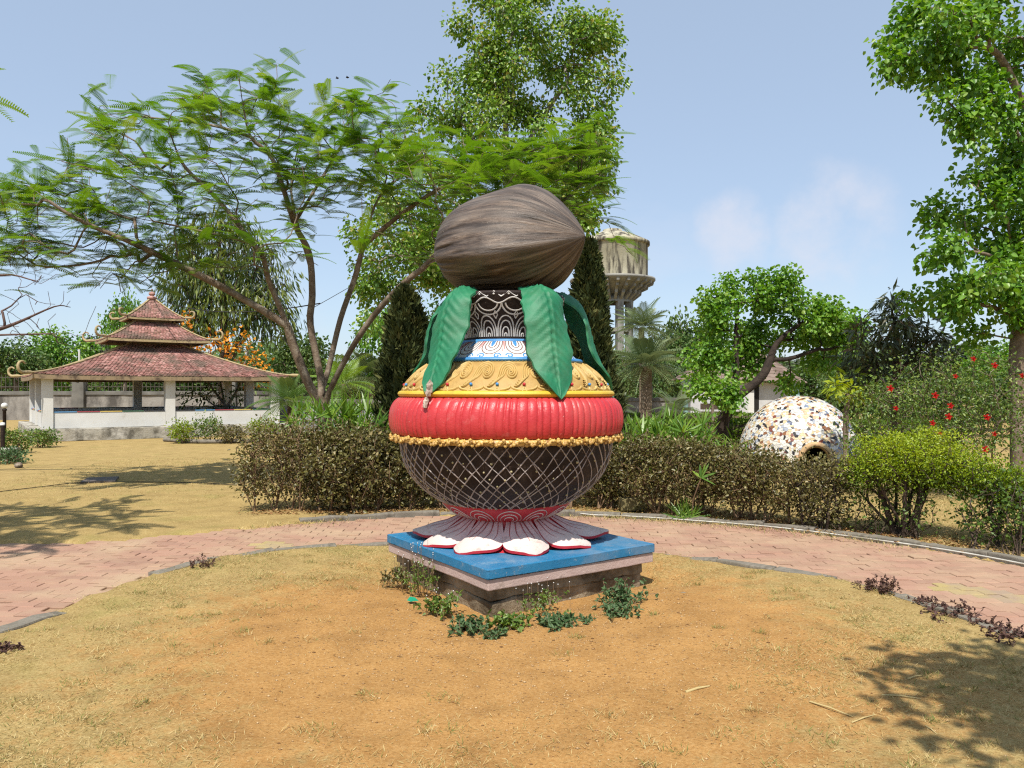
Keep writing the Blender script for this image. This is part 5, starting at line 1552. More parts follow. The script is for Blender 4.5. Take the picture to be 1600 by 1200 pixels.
plant("tall_tree", "tall pale green leafy tree rising behind the sculpture to the top of the picture", "tree", tb,
      [Pl((800, 640, 22), (802, 500, 22), (800, 380, 22), (793, 280, 22), (790, 190, 22), (795, 90, 22), (805, 10, 22)), Pl((793, 280, 22), (850, 180, 22), (885, 130, 22)), Pl((800, 420, 22), (730, 330, 21.6), (650, 290, 21.2)), Pl((800, 330, 22), (740, 220, 22), (705, 170, 22)), Pl((800, 400, 22), (860, 330, 22), (910, 260, 22)), Pl((801, 520, 22), (720, 450, 21.4), (620, 400, 21))],
      lobe_pts(lobes, 1120, .35, None, 8), .5, .008, .17, dict(k=30, spread=.20, L=.115, W=.092, droop=.55, flat=.5, tmean=.46, cvar=.15, tvar=.17), M['peepal'], M['bark_grey'], .3)

# --- big tree at the right edge
rb = P(1592, 650, 12.2); rb[2] = 0
lobes = [(1440, 55, 11.5, 55, 40, .7), (1500, 25, 11.5, 70, 45, .8), (1410, 80, 11.5, 35, 35, .5), (1480, 110, 11.5, 60, 35, .6), (1570, 30, 12, 60, 50, .9), (1500, 175, 11.3, 42, 30, .5), (1515, 215, 11.3, 22, 25, .3), (1560, 170, 11.8, 45, 45, .7),
         (1600, 230, 12, 45, 50, .8), (1560, 290, 11.8, 55, 40, .7), (1500, 320, 11.6, 38, 35, .5), (1570, 360, 12, 60, 45, .8), (1480, 380, 11.5, 42, 24, .5), (1530, 420, 11.8, 60, 40, .8), (1590, 450, 12, 50, 50, .8), (1500, 460, 12.0, 50, 35, .7), (1560, 510, 12.4, 50, 30, .8), (1640, 120, 12, 70, 90, 1.0), (1660, 330, 12, 70, 120, 1.0), (1440, 470, 12.5, 35, 22, .5)]
plant("broad_tree", "large bright green tree filling the right edge with its trunk behind the red flowers", "tree", rb,
      [Pl((1592, 650, 12.2), (1590, 560, 12.2), (1598, 480, 12.2), (1612, 380, 12.2), (1615, 260, 12.1), (1612, 150, 12.0), (1600, 60, 12)), Pl((1614, 200, 12.1), (1560, 85, 11.8), (1500, 75, 11.6), (1430, 80, 11.5)), Pl((1615, 260, 12.1), (1560, 170, 11.6), (1510, 200, 11.3)), Pl((1605, 420, 12.2), (1550, 400, 11.8), (1490, 390, 11.5)), Pl((1600, 500, 12.2), (1550, 480, 12), (1500, 470, 12))],
      lobe_pts(lobes, 800, .3, None, 8), .35, .006, .125, dict(k=22, spread=.125, L=.092, W=.078, droop=.5, flat=.5, tmean=.5, cvar=.15, tvar=.18), M['bright'], M['bark'], .3)

# --- leaning tree in front of the house
sb = P(1130, 662, 19); sb[2] = 0
lobes = [(1175, 440, 19, 34, 13, .5), (1240, 448, 19, 26, 18, .5), (1140, 466, 19, 30, 18, .6), (1205, 478, 19, 40, 22, .8), (1270, 492, 19, 36, 22, .7), (1118, 505, 19, 36, 24, .7), (1165, 515, 19.4, 34, 24, .7), (1112, 560, 18.8, 34, 22, .6), (1165, 560, 19.8, 30, 24, .5), (1235, 525, 19.6, 42, 22, .8),
         (1305, 520, 19, 34, 26, .6), (1330, 545, 19.3, 18, 18, .4), (1135, 612, 18.2, 26, 22, .3), (1090, 596, 18.8, 18, 20, .4), (1285, 562, 19.4, 26, 16, .6), (1235, 598, 19.9, 20, 12, .4), (1325, 500, 19, 14, 16, .4)]
plant("leaning_tree", "round headed bright green tree on a thick dark trunk leaning to the right", "tree", sb,
      [Pl((1130, 662, 19), (1140, 640, 18.9), (1150, 622, 18.8), (1175, 603, 18.8), (1193, 585, 18.8), (1203, 562, 18.9), (1215, 535, 19), (1245, 510, 19)), Pl((1165, 610, 18.8), (1170, 580, 18.8), (1195, 555, 18.8), (1225, 540, 18.8)), Pl((1152, 620, 18.8), (1150, 560, 19), (1152, 480, 19)), Pl((1203, 562, 18.9), (1235, 560, 19), (1280, 545, 19))],
      lobe_pts(lobes, 520, .25, None, 8), .35, .006, .155, dict(k=24, spread=.155, L=.10, W=.085, droop=.5, flat=.5, tmean=.55, cvar=.14, tvar=.17), M['bright'], M['bark_black'], .3)

# --- dark mango-like tree on the right
db = P(1400, 650, 14.5); db[2] = 0
lobes = [(1395, 480, 14.5, 24, 22, .4), (1370, 520, 14.5, 42, 28, .6), (1425, 520, 14.5, 42, 30, .6), (1350, 560, 14.5, 35, 28, .5), (1400, 570, 14.5, 55, 32, .7), (1455, 545, 14.5, 30, 28, .5), (1345, 600, 14.3, 28, 20, .4)]
plant("mango_tree", "dark leaved mango tree with drooping maroon leaf clusters behind the dome", "tree", db,
      [Pl((1400, 650, 14.5), (1398, 600, 14.5), (1400, 540, 14.5), (1392, 470, 14.5)), Pl((1398, 600, 14.5), (1360, 560, 14.5), (1340, 540, 14.5)), Pl((1399, 580, 14.5), (1440, 545, 14.5))],
      lobe_pts(lobes, 130, .5), .3, .008, .11, dict(k=16, spread=.07, L=.23, W=.05, kind='long', droop=.85, out=.9, flat=.5, tmean=.40, cvar=.22, tvar=.15), M['darkleaf'], M['bark_dark'], .3)
plant("yellowish_sapling", "young yellow green sapling with long leaves right of the dome", "sapling", [*P(1322, 700, 14)[:2], 0],
      [Pl((1322, 725, 14), (1322, 650, 14), (1330, 600, 14))], lobe_pts([(1325, 600, 13.9, 22, 18, .3), (1340, 615, 13.9, 18, 12, .2)], 16, .3), .2, .006, .05, dict(k=13, spread=.06, L=.2, W=.055, kind='long', droop=.5, out=.9, tmean=.75), M['lime'], M['bark'], .3)

# --- dark drooping tree with yellow green ends behind the pavilion, and the orange blossoming one
ob = P(350, 640, 36); ob[2] = 0
lobes = [(340, 355, 36, 50, 28, 1.8), (300, 400, 36, 50, 30, 1.8), (380, 400, 36, 50, 36, 1.8), (340, 440, 36, 65, 32, 2.0), (410, 450, 36, 50, 32, 1.8), (290, 460, 36, 35, 30, 1.6), (360, 490, 36, 65, 30, 2.0), (425, 500, 36, 32, 28, 1.5), (300, 500, 36, 30, 24, 1.5)]
plant("drooping_tree", "dark tree with hanging yellow green leaf sprays behind the pavilion roofs", "tree", ob,
      [Pl((350, 660, 36), (352, 600, 36), (350, 500, 36), (345, 420, 36), (340, 345, 36)), Pl((351, 560, 36), (300, 470, 36), (285, 430, 36)), Pl((351, 570, 36), (400, 480, 36), (420, 440, 36))],
      lobe_pts(lobes, 330, .4), .8, .015, .3, dict(k=24, spread=.36, L=.42, W=.085, kind='long', droop=1.6, out=.5, flat=.3, tmean=.42, cvar=.27, tvar=.12), M['droopleaf'], M['bark_dark'], .3)
orb = P(372, 650, 33); orb[2] = 0
lobes = [(335, 570, 33, 40, 26, 1.0), (385, 560, 33, 32, 32, 1.0), (300, 545, 33, 24, 18, .8), (360, 535, 33, 30, 22, .8), (290, 500, 33, 16, 18, .6), (405, 590, 33, 20, 20, .6)]


def blossoms(t, T, D, base):
    mb = MB(); sel = (rng.random(len(T)) < .5) & (T[:, 2] > H + (HOR - 600) / F * 33)
    leaf_cluster(mb, T[sel], D[sel], 9, .17, .17, .13, 'broad', .1, .6, .3, .25, .45, .1)
    mb.build("blossom", M['orange'], t, base, kind='stuff')


plant("blossoming_tree", "thin bare tree with bright orange blossom clusters beside the pavilion roof", "tree", orb,
      [Pl((355, 665, 33), (352, 640, 33), (345, 600, 33), (335, 560, 33)), Pl((353, 640, 33), (375, 600, 33), (385, 555, 33)), Pl((350, 630, 33), (320, 590, 33), (300, 545, 33)), Pl((352, 650, 33), (330, 630, 32), (300, 610, 32)), Pl((352, 650, 33), (380, 630, 32), (400, 600, 32))],
      np.vstack([lobe_pts(lobes, 110, .3), lobe_pts([(330, 620, 32.5, 60, 22, 1.0)], 60, .2)]), .5, .011, .10, dict(k=3, spread=.2, L=.2, W=.08, droop=.5, tmean=.4), M['bgleaf'], M['bark_grey'], .2, extra=blossoms)

# --- bare tree reaching in from the left edge
bb = P(-150, 640, 14); bb[2] = 0
tg = [P(rng.uniform(-60, 110), rng.uniform(415, 545), rng.uniform(13, 15)) for _ in range(60)] + Pl((150, 478, 14), (140, 500, 14), (110, 470, 14), (118, 525, 14), (90, 535, 14), (60, 440, 14), (75, 455, 14), (40, 420, 14), (100, 455, 14))
plant("bare_tree", "leafless grey tree whose bare branches reach in from the left edge", "tree", bb,
      [Pl((-150, 640, 14), (-140, 580, 14), (-100, 540, 14), (-30, 522, 14), (20, 507, 14), (85, 479, 14), (110, 480, 14)), Pl((-100, 540, 14), (-20, 525, 14), (60, 522, 14), (100, 520, 14)), Pl((-135, 570, 14), (-80, 470, 14), (0, 430, 14), (60, 440, 14))],
      tg, .22, .005, .085, None, None, M['dead_twig'], .25, wob=.16)


# --- middle and far trees: three kinds built once, then each copied, turned and scaled
def bushy(seed, mat, dens=90, k=28, h=5.0, w=2.2):
    global rng
    keep = rng; rng = np.random.default_rng(seed)
    base = np.zeros(3)
    cs = []
    for i in range(11):
        a = rng.uniform(0, PI2); q = rng.random() ** .6
        cs.append((np.array([math.cos(a) * w * .62 * q, math.sin(a) * w * .62 * q, h * rng.uniform(.34, .86)]), rng.uniform(.28, .45) * w))
    T = np.vstack([c + unit(rng.normal(size=(dens // 8, 3))) * r * (rng.random((dens // 8, 1)) * .55 + .45) * np.array([1, 1, .8]) for c, r in cs])
    t = plant("background_tree", "x", "tree", base, [[base, base + [.05, 0, h * .2], base + [-.05, .05, h * .42], base + [0, 0, h * .7]]], T, .5, .012, .035 * h,
              dict(k=k, spread=.27, L=.19, W=.14, droop=.5, flat=.4, tmean=.45, cvar=.2, tvar=.18), mat, M['bark'], .3)
    rng = keep
    return t


PROTO = [bushy(1, M['bgleaf']), bushy(2, M['bright']), bushy(3, M['greyleaf'], 100, 26, 6.2, 1.9), bushy(4, M['bgleaf'], 120, 26, 3.6, 2.6)]
used = set()


def far_tree(px, py_top, D, kind, wpx, label, rot=0.0):
    h0, w0 = [(5.0, 2.2), (5.0, 2.2), (6.2, 1.9), (3.6, 2.6)][kind]
    h = H + (HOR - py_top) / F * D; sx = wpx * D / F / (w0 * 1.9)
    o = PROTO[kind] if kind not in used else copy_tree(PROTO[kind]); used.add(kind)
    p = P(px, 610, D); o.location = (p[0], p[1], 0); o.rotation_euler = (0, 0, rot); o.scale = (sx, sx, h / (h0 * .97))
    o['label'] = label; o['category'] = "tree"; o['group'] = "trees in the background"
    return o


FT = [(25, 520, 46, 0, 110, "dense green tree beyond the boundary wall at the far left edge"),
      (100, 512, 50, 1, 110, "light green open tree beyond the wall under the bare branches"),
      (160, 508, 62, 2, 70, "greyish green tree behind the pavilion's left roof curls"),
      (205, 545, 60, 0, 80, "green tree seen just over the left slope of the pavilion roof"),
      (195, 455, 44, 1, 70, "bright green tree directly behind the pavilion's top roof on the left"),
      (60, 565, 60, 3, 130, "low dark green bush tree along the far wall at the left"),
      (470, 505, 42, 0, 110, "green tree right of the orange blossoms, behind the feathery tree's stems"),
      (430, 560, 52, 3, 120, "low spreading tree behind the palm and the mural wall"),
      (545, 570, 55, 3, 130, "low green tree between the feathery tree's stems and the cypress"),
      (610, 470, 34, 1, 110, "leafy bright tree behind the left cypress"),
      (700, 460, 34, 0, 140, "green tree hidden mostly behind the sculpture's leaves"),
      (1040, 505, 62, 0, 90, "dark green tree behind the date palms, below the water tower"),
      (1085, 500, 66, 3, 110, "broad green tree between the palms and the leaning tree"),
      (1020, 560, 50, 3, 90, "low bushy tree behind the lower date palm"),
      (1270, 540, 44, 2, 110, "greyish tree to the right of the white garden house"),
      (1320, 480, 30, 0, 100, "green tree behind the dome, left of the dark mango tree"),
      (1340, 570, 26, 3, 110, "low green bush tree directly right of the dome top"),
      (1480, 520, 34, 2, 130, "sparse grey green tree between the mango tree and the big right tree"),
      (1560, 530, 30, 1, 130, "bright tree behind the red flower bush at the right"),
      (1440, 585, 24, 3, 170, "low dark bush tree behind the red flower bush"),
      (1590, 580, 26, 0, 120, "green tree at the far right edge behind the trunk")]
for i, a in enumerate(FT): far_tree(*a, rot=i * 1.3)
bush_pos = [(225, 572, 50, 3, 210, "low tree seen through the pavilion's left opening"), (350, 568, 52, 3, 230, "low tree seen through the pavilion's right opening"), (120, 566, 56, 3, 190, "low tree beyond the wall near the white cross"), (450, 572, 58, 3, 170, "low tree beyond the mural wall"),
            (990, 556, 56, 3, 120, "low tree round the foot of the water tower"), (1130, 560, 60, 3, 170, "low tree behind the roof of the white house, on its left"), (1215, 548, 54, 0, 120, "tree behind the right roof of the white house"), (1300, 572, 40, 3, 170, "low tree right of the white house, level with the dome top"), (1400, 578, 36, 3, 190, "low tree behind the foot of the mango tree"), (1530, 570, 40, 3, 210, "low tree far behind the red flowers"), (1600, 560, 44, 0, 150, "tree far behind the big right trunk"), (880, 560, 52, 3, 150, "low tree behind the right cypress"), (960, 590, 60, 3, 110, "low tree behind the garden wall pillar")]
for i, a in enumerate(bush_pos): far_tree(*a, rot=i * 2.1 + .4)


# --- the far wood that closes the horizon all round the front, one mass nobody could count
n = 26000
az = rng.uniform(-1.35, 1.35, n); base_h = 4.6 + 1.5 * np.sin(az * 17 + 1) + 1.0 * np.sin(az * 41 + 2) + .7 * np.sin(az * 97)
dist = 105 + 7 * np.sin(az * 23) + rng.normal(0, 3.0, n); z = base_h * rng.random(n) ** .75
pos = np.stack([dist * np.sin(az), dist * np.cos(az), z], -1)
mb = MB(); leaves(mb, pos, rng.normal(0, 1, (n, 3)), rng.normal(0, .6, (n, 3)) + [0, -.6, .5], rng.uniform(.6, 1.2, n), rng.uniform(.45, .8, n), .4 + .2 * np.sin(az * 60 + z) + rng.normal(0, .15, n), 'broad', .2)
mb.build("distant_wood", M['bgleaf'], kind='stuff')


# --- cypresses either side of the sculpture
def cypress(px, D, ytop, wpx, ybase, label, n=9500, prof_=(.7, .9, 1, .92, .62, .35, .06)):
    b = P(px, ybase, D); b[2] = 0; t = thing("cypress", label, "cypress", b, 0, "cypresses flanking the sculpture")
    h = H + (HOR - ytop) / F * D; w = wpx * D / F / 2
    mb = MB(); tube(mb, np.array([[0, 0, 0], [.02, 0, h * .4], [0, .02, h * .8]]) , [.08, .05, .015], 6); mb.build("trunk", M['bark_dark'], t)
    q = rng.random(n) ** .8; a = rng.uniform(0, PI2, n)
    prof = np.interp(q, [0, .06, .3, .6, .85, .95, 1], prof_) * w
    prof = prof * (1 + .13 * np.sin(a * 3 + q * 9) + .10 * np.sin(a * 7 - q * 23))
    r = prof * (1 - .5 * rng.random(n) ** 2.2)
    pos = np.stack([r * np.cos(a), r * np.sin(a), .12 + q * (h - .15)], -1)
    d = np.stack([np.cos(a) * .55, np.sin(a) * .55, np.full(n, 1.0)], -1) + rng.normal(0, .42, (n, 3))
    nr = np.stack([np.cos(a), np.sin(a), np.zeros(n)], -1) + rng.normal(0, .5, (n, 3))
    cl = .12 * np.sin(a * 5 + q * 30) + .1 * np.sin(q * 50 + a * 2)
    mb = MB(); s_ = rng.uniform(.6, 1.3, n); leaves(mb, pos, d, nr, .135 * s_, .042 * s_, .42 + cl + rng.normal(0, .2, n), 'broad', .1)
    mb.build("foliage", M['cypress'], t)


cypress(633, 11.8, 452, 76, 800, "dark narrow cypress left of the sculpture, behind the brown hedge", 11000)
cypress(920, 11.6, 380, 98, 800, "taller dark cypress right of the sculpture, in front of the water tower", 14000, (.85, 1, .95, .62, .34, .2, .05))


# --- palms
PALMF = [frond_proto(20, .30, .034, d, .55, v) for d, v in ((.35, .28), (.5, .2), (.2, .3), (.65, .2))]


def palm(name, label, px, ytrunk, D, nf, fl, tr, mat=M['palm'], trunkmat='bark', group=None, upright=.5):
    b = P(px, ytrunk, D); top = b[2]; base = np.array([b[0], b[1], 0])
    t = thing(name, label, "palm", base, 0, group)
    mb = MB(); zs = np.linspace(0, top, 22); rr = tr * (1 + .12 * (np.arange(22) % 2)) * np.linspace(1.1, 1.0, 22)
    tube(mb, np.stack([.03 * np.sin(zs), 0 * zs, zs], -1), rr, 9); mb.build("trunk", M[trunkmat], t)
    for k in range(nf):
        a = k * 2.39996; e = 1.25 - 1.75 * (k / nf) ** (1 / (upright * 2 + .2))
        d = np.array([math.cos(a) * math.cos(e), math.sin(a) * math.cos(e), math.sin(e)]) + rng.normal(0, .08, 3)
        mb = MB(); L_ = fl * rng.uniform(.85, 1.1)
        fronds(mb, np.array([[0, 0, top]]) + np.array([[math.cos(a) * tr * .5, math.sin(a) * tr * .5, 0]]), d[None], np.array([[0, 0, 1.0]]) + d[None] * -.1 + rng.normal(0, .05, 3), np.array([L_]), np.array([rng.uniform(.2, .85)]), PALMF, 1.0)
        mb.build("frond", mat, t)


palm("date_palm", "upper date palm with arching grey green fronds below the water tower", 1003, 512, 44, 30, 1.75, .16, group="palms right of the sculpture")
palm("date_palm", "lower date palm with a rust coloured trunk and big round crown", 1009, 572, 30, 36, 1.6, .20, M['palm'], 'bark', "palms right of the sculpture")
palm("small_palm", "little palm in front of the low garden wall, next to the cypress", 958, 638, 25, 18, .8, .07, M['palm'], 'bark', "palms right of the sculpture")
palm("small_palm", "small feathery palm beside the clipped green hedges left of the house", 1057, 643, 27, 20, .95, .10, M['palm'], 'bark_dark', "palms right of the sculpture")
palm("small_palm", "small feathery palm right of the pavilion in front of the mural wall", 452, 628, 22, 22, 1.05, .08, M['bgleaf'], 'bark_dark', None, .6)
palm("date_palm", "pale palm crown behind the feathery tree's right stem", 580, 590, 34, 26, 1.9, .15, M['palm'], 'bark', None)
palm("small_palm", "palm crown behind the sculpture's left green leaf, above the spiky plants", 535, 600, 20, 16, .95, .06, M['blade'], 'bark', None)
# slim tree stem before the house
mb = MB(); q = P(1113, 610, 24); tube(mb, np.array([[0, 0, 0], [.02, 0, .6], [-.01, 0, 1.5], [.02, 0, 2.4]]), [.055, .05, .045, .03], 7); st = thing("slender_sapling", "slender sapling with a bare straight stem before the white house wall", "sapling", (q[0], q[1], 0)); mb.build("trunk", M['bark'], st)
T = np.array([0, 0, 2.4]) + rng.normal(0, .28, (26, 3)); mb = MB(); leaf_cluster(mb, T, unit(rng.normal(size=(26, 3))), 14, .15, .13, .11, tmean=.5); mb.build("crown", M['bright'], st)


# ================================================================== HEDGES AND SHRUBS
def shrub(name, label, base_pts, lobes, n, k, mat, leafsz, group=None, tip=.0035, br=.022, stemmat='twig', shell=.5, tfun=None, spread=.055, tmean=.45, cat="shrub", alpha=.45, width=.62, droop=.1, crown='foliage', flat=.4):
    """several stems from the ground fanning into a crown"""
    bp = [np.array([p[0], p[1], 0.0]) for p in base_pts]
    c = np.mean(bp, 0); t = thing(name, label, cat, c, 0, group)
    tg = lobe_pts(lobes, n, shell, .07)
    st_ = lobe_pts([(l[0], l[1] - 4, l[2], l[3] * 1.16, l[4] * 1.2, l[5] * 1.2) for l in lobes], n // 11, .93, .25)
    tg = np.vstack([tg, st_])
    asg = np.argmin(np.stack([np.linalg.norm((tg - b)[:, :2], axis=1) + rng.normal(0, .12, len(tg)) for b in bp], 1), 1)
    cm = MB(); TT, DD = [], []
    for i, b in enumerate(bp):
        q = tg[asg == i]
        if len(q) == 0: continue
        S = Skel(b - np.array([0, 0, .03]))
        m = q.mean(0)
        for j in range(3):
            w_ = q[rng.integers(len(q))]
            S.limb([b, b * .6 + w_ * .4 + np.array([0, 0, -.02]), w_ * .75 + b * .25], 2)
        ends = S.grow(q, .13, alpha, .10); S.radii(br, tip); sm = MB(); S.mesh(sm, 5); sm.build("stem", M[stemmat], t, c)
        ix = np.array([ends[e] for e in sorted(ends)]); Pn = np.array(S.p)
        TT.append(Pn[ix]); DD.append(unit(Pn[ix] - Pn[np.array(S.par)[ix]]))
    T, D = np.concatenate(TT), np.concatenate(DD)
    leaf_cluster(cm, T, D, k, spread, leafsz, leafsz * width, 'broad', droop, .6, flat, .2, tmean, .2, 0, .15, tfun)
    cm.build(crown, M[mat], t, c)
    return t


def ground_row(pts, n):
    p = crom([G(*q) for q in pts], 10)
    d = np.r_[0, np.cumsum(np.linalg.norm(np.diff(p, axis=0), axis=1))]; d /= d[-1]
    u = np.linspace(0.02, .98, n)
    return [np.array([np.interp(x, d, p[:, 0]), np.interp(x, d, p[:, 1]), 0]) + np.r_[rng.normal(0, .06, 2), 0] for x in u]


# left hedge: three bushes grown together
shrub("hedge_bush", "dry twiggy brown bush at the left end of the hedge, thin leaves on bare stems", ground_row([(405, 800), (470, 798)], 5), [(420, 720, 10.3, 42, 60, .42), (470, 720, 10.4, 45, 62, .45), (395, 740, 10.2, 24, 45, .3), (440, 693, 10.4, 50, 22, .35)], 820, 4, 'hedge', .046, "brown hedge left of the sculpture", tmean=.5, br=.014)
shrub("hedge_bush", "thick olive brown bush in the middle of the hedge left of the sculpture", ground_row([(500, 798), (590, 797)], 6), [(520, 735, 10.3, 50, 60, .5), (575, 735, 10.3, 55, 62, .5), (540, 694, 10.5, 60, 24, .4), (600, 698, 10.6, 45, 26, .4)], 860, 9, 'hedge', .056, "brown hedge left of the sculpture", tmean=.4)
shrub("hedge_bush", "shaded end of the left hedge right beside the pot and the dark cypress", ground_row([(620, 797), (700, 796)], 4), [(640, 735, 10.5, 45, 58, .5), (690, 745, 10.6, 35, 50, .45), (660, 702, 10.8, 40, 22, .35)], 600, 8, 'hedge', .054, "brown hedge left of the sculpture", tmean=.32)
# right hedge, from the sculpture to the right edge
shrub("hedge_bush", "dark low bush behind the right side of the pot, by the mossy block", ground_row([(905, 795), (965, 797)], 4), [(925, 735, 10.6, 40, 52, .4), (965, 740, 10.4, 26, 52, .3)], 420, 10, 'hedge', .045, "brown hedge right of the sculpture", tmean=.3)
shrub("hedge_bush", "wide flat topped brown hedge bush right of the pot with strap leaves growing through it", ground_row([(1000, 800), (1100, 806)], 6), [(1010, 735, 10.1, 45, 52, .42), (1070, 735, 9.9, 50, 52, .42), (1110, 740, 9.8, 36, 50, .4), (1050, 703, 10.1, 70, 17, .35)], 800, 8, 'hedge', .046, "brown hedge right of the sculpture", tmean=.45)
shrub("hedge_bush", "brown flat topped hedge bush in front of the mosaic dome's left side", ground_row([(1140, 810), (1225, 820)], 5), [(1155, 745, 9.5, 42, 50, .4), (1210, 757, 9.3, 42, 42, .4), (1180, 722, 9.5, 50, 14, .35)], 640, 7, 'hedge', .044, "brown hedge right of the sculpture", tmean=.5)
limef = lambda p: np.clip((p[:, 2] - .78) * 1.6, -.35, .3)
shrub("hedge_bush", "thin hedge bush with open dark stems under the dome's round opening", ground_row([(1255, 826), (1310, 832)], 4), [(1262, 744, 9.0, 38, 27, .36), (1308, 738, 8.9, 36, 26, .36), (1285, 790, 8.9, 45, 35, .3)], 420, 7, 'hedge', .04, "brown hedge right of the sculpture", br=.02, stemmat='bark_dark', tmean=.5)
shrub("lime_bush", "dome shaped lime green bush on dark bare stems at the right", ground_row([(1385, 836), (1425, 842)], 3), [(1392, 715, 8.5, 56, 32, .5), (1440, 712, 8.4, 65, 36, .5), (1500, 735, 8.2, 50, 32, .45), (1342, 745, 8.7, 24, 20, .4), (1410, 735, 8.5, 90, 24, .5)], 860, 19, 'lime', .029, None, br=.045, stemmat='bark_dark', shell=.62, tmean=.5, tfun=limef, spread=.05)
shrub("sparse_bush", "sparse shrub of thin upright stems and few leaves below the lime green bush", ground_row([(1350, 834), (1445, 845)], 5), [(1365, 795, 8.6, 32, 36, .3), (1430, 800, 8.3, 30, 36, .3)], 150, 4, 'hib', .04, None, br=.014, stemmat='bark_dark')
shrub("sparse_bush", "sparse dark shrub with scattered leaves at the right end of the hedge", ground_row([(1530, 862), (1590, 868)], 4), [(1540, 800, 7.8, 36, 50, .35), (1585, 800, 7.6, 30, 50, .3)], 200, 5, 'hib', .045, None, br=.015, stemmat='bark_dark', tmean=.3)
shrub("lime_bush", "yellow green bush at the right edge beyond the bare stems", ground_row([(1560, 855), (1640, 872)], 3), [(1560, 755, 8.0, 42, 26, .4), (1610, 770, 7.9, 46, 28, .4)], 420, 16, 'lime', .030, None, br=.03, stemmat='bark_dark', tmean=.35)

# hibiscus with red flowers
hb = thing_pts = [G(1400, 765), G(1470, 770), G(1550, 775)]
hib = shrub("hibiscus_bush", "tall loose hibiscus bush with many scarlet flowers behind the lime green hedge", hb, [(1380, 640, 11.6, 55, 55, .7), (1450, 620, 11.6, 65, 65, .8), (1520, 610, 11.5, 60, 65, .8), (1570, 650, 11.3, 45, 60, .7), (1480, 690, 11.3, 85, 35, .6), (1360, 690, 11.6, 40, 35, .5)], 700, 10, 'hib', .047, None, br=.022, stemmat='bark', shell=.25, spread=.075, droop=.45)
fq = MB()
for a in np.arange(5) * PI2 / 5:
    d = np.array([math.cos(a) * .9, -.55, math.sin(a) * .9])
    leaves(fq, np.zeros((1, 3)), d[None], np.array([[math.cos(a + 1.57), .4, math.sin(a + 1.57)]]), np.array([.06]), np.array([.06]), np.array([.5]), 'broad', .25)
tube(fq, np.array([[0, 0, 0], [0, -.09, .01]]), [.008, .004], 5, .1)
flm = fq.mesh("flower", M['redfl'], hib.location)
flm2 = None
for (x, y) in ((1520, 561), (1492, 588), (1390, 607), (1460, 618), (1484, 634), (1399, 638), (1481, 651), (1456, 661), (1539, 702), (1467, 678), (1553, 571), (1596, 587), (1553, 678), (1541, 652)):
    p = P(x, y, 10.75 + rng.normal(0, .05))
    fl = bpy.data.objects.new("flower", flm); col.objects.link(fl); fl.parent = hib
    fl.location = tuple(p - 0 * p); fl.rotation_euler = (0, 0, 0)
    s_ = rng.uniform(.75, 1.15); fl.scale = (s_, s_, s_)
    fl.location = tuple(np.array(p) - np.array(hib.location) + np.array(hib.location) * s_)
    fl.location = tuple(p - np.array(hib.location) + s_ * np.array(hib.location))


# clipped formal hedges on the lawn beyond
def box_hedge(label, pts, w, h, n):
    p = crom([np.array([q[0], q[1], 0.0]) for q in pts], 10); c = p.mean(0)
    t = thing("clipped_hedge", label, "hedge", c, 0, "clipped green hedges on the lawn")
    tg = unit(np.gradient(p, axis=0)); nn = np.stack([-tg[:, 1], tg[:, 0], 0 * tg[:, 0]], -1)
    mb = MB()
    V = np.stack([p - nn * w / 2, p - nn * w / 2 + [0, 0, h], p + nn * w / 2 + [0, 0, h], p + nn * w / 2], 1) * 1.0
    V = V - (V - p[:, None] - np.array([0, 0, h / 2])) * .12
    i, j = np.meshgrid(np.arange(len(p) - 1), np.arange(4), indexing='ij'); i, j = i.ravel(), j.ravel()
    mb.add(V.reshape(-1, 3), np.stack([i * 4 + j, (i + 1) * 4 + j, (i + 1) * 4 + (j + 1) % 4, i * 4 + (j + 1) % 4], -1)); mb.add(V[0], [(0, 1, 2, 3)]); mb.add(V[-1], [(3, 2, 1, 0)])
    mb.build("twig_mass", M['bark_dark'], t, c)
    u = rng.random(n) * (len(p) - 1); iu = u.astype(int); f = (u - iu)[:, None]; iu = np.minimum(iu, len(p) - 2)
    c0 = p[iu] * (1 - f) + p[iu + 1] * f; n0 = nn[iu]
    face = rng.random(n); s_ = np.where(face < .45, rng.uniform(-1, 1, n), np.where(face < .72, -1, 1)); z = np.where(face < .45, 1, rng.random(n))
    pos = c0 + n0 * (s_ * w / 2)[:, None] + np.stack([0 * z, 0 * z, z * h], -1) + rng.normal(0, .025, (n, 3))
    out_ = n0 * np.where(face < .45, 0, s_)[:, None] + np.stack([0 * z, 0 * z, np.where(face < .45, 1.0, .2)], -1)
    mb = MB(); leaves(mb, pos, out_ * .8 + rng.normal(0, .5, (n, 3)), out_ + rng.normal(0, .5, (n, 3)), .07, .05, .5 + rng.normal(0, .2, n), 'broad', .1)
    mb.build("foliage", M['boxleaf'], t, c)


def gp(px, D): q = P(px, 610, D); return (q[0], q[1])


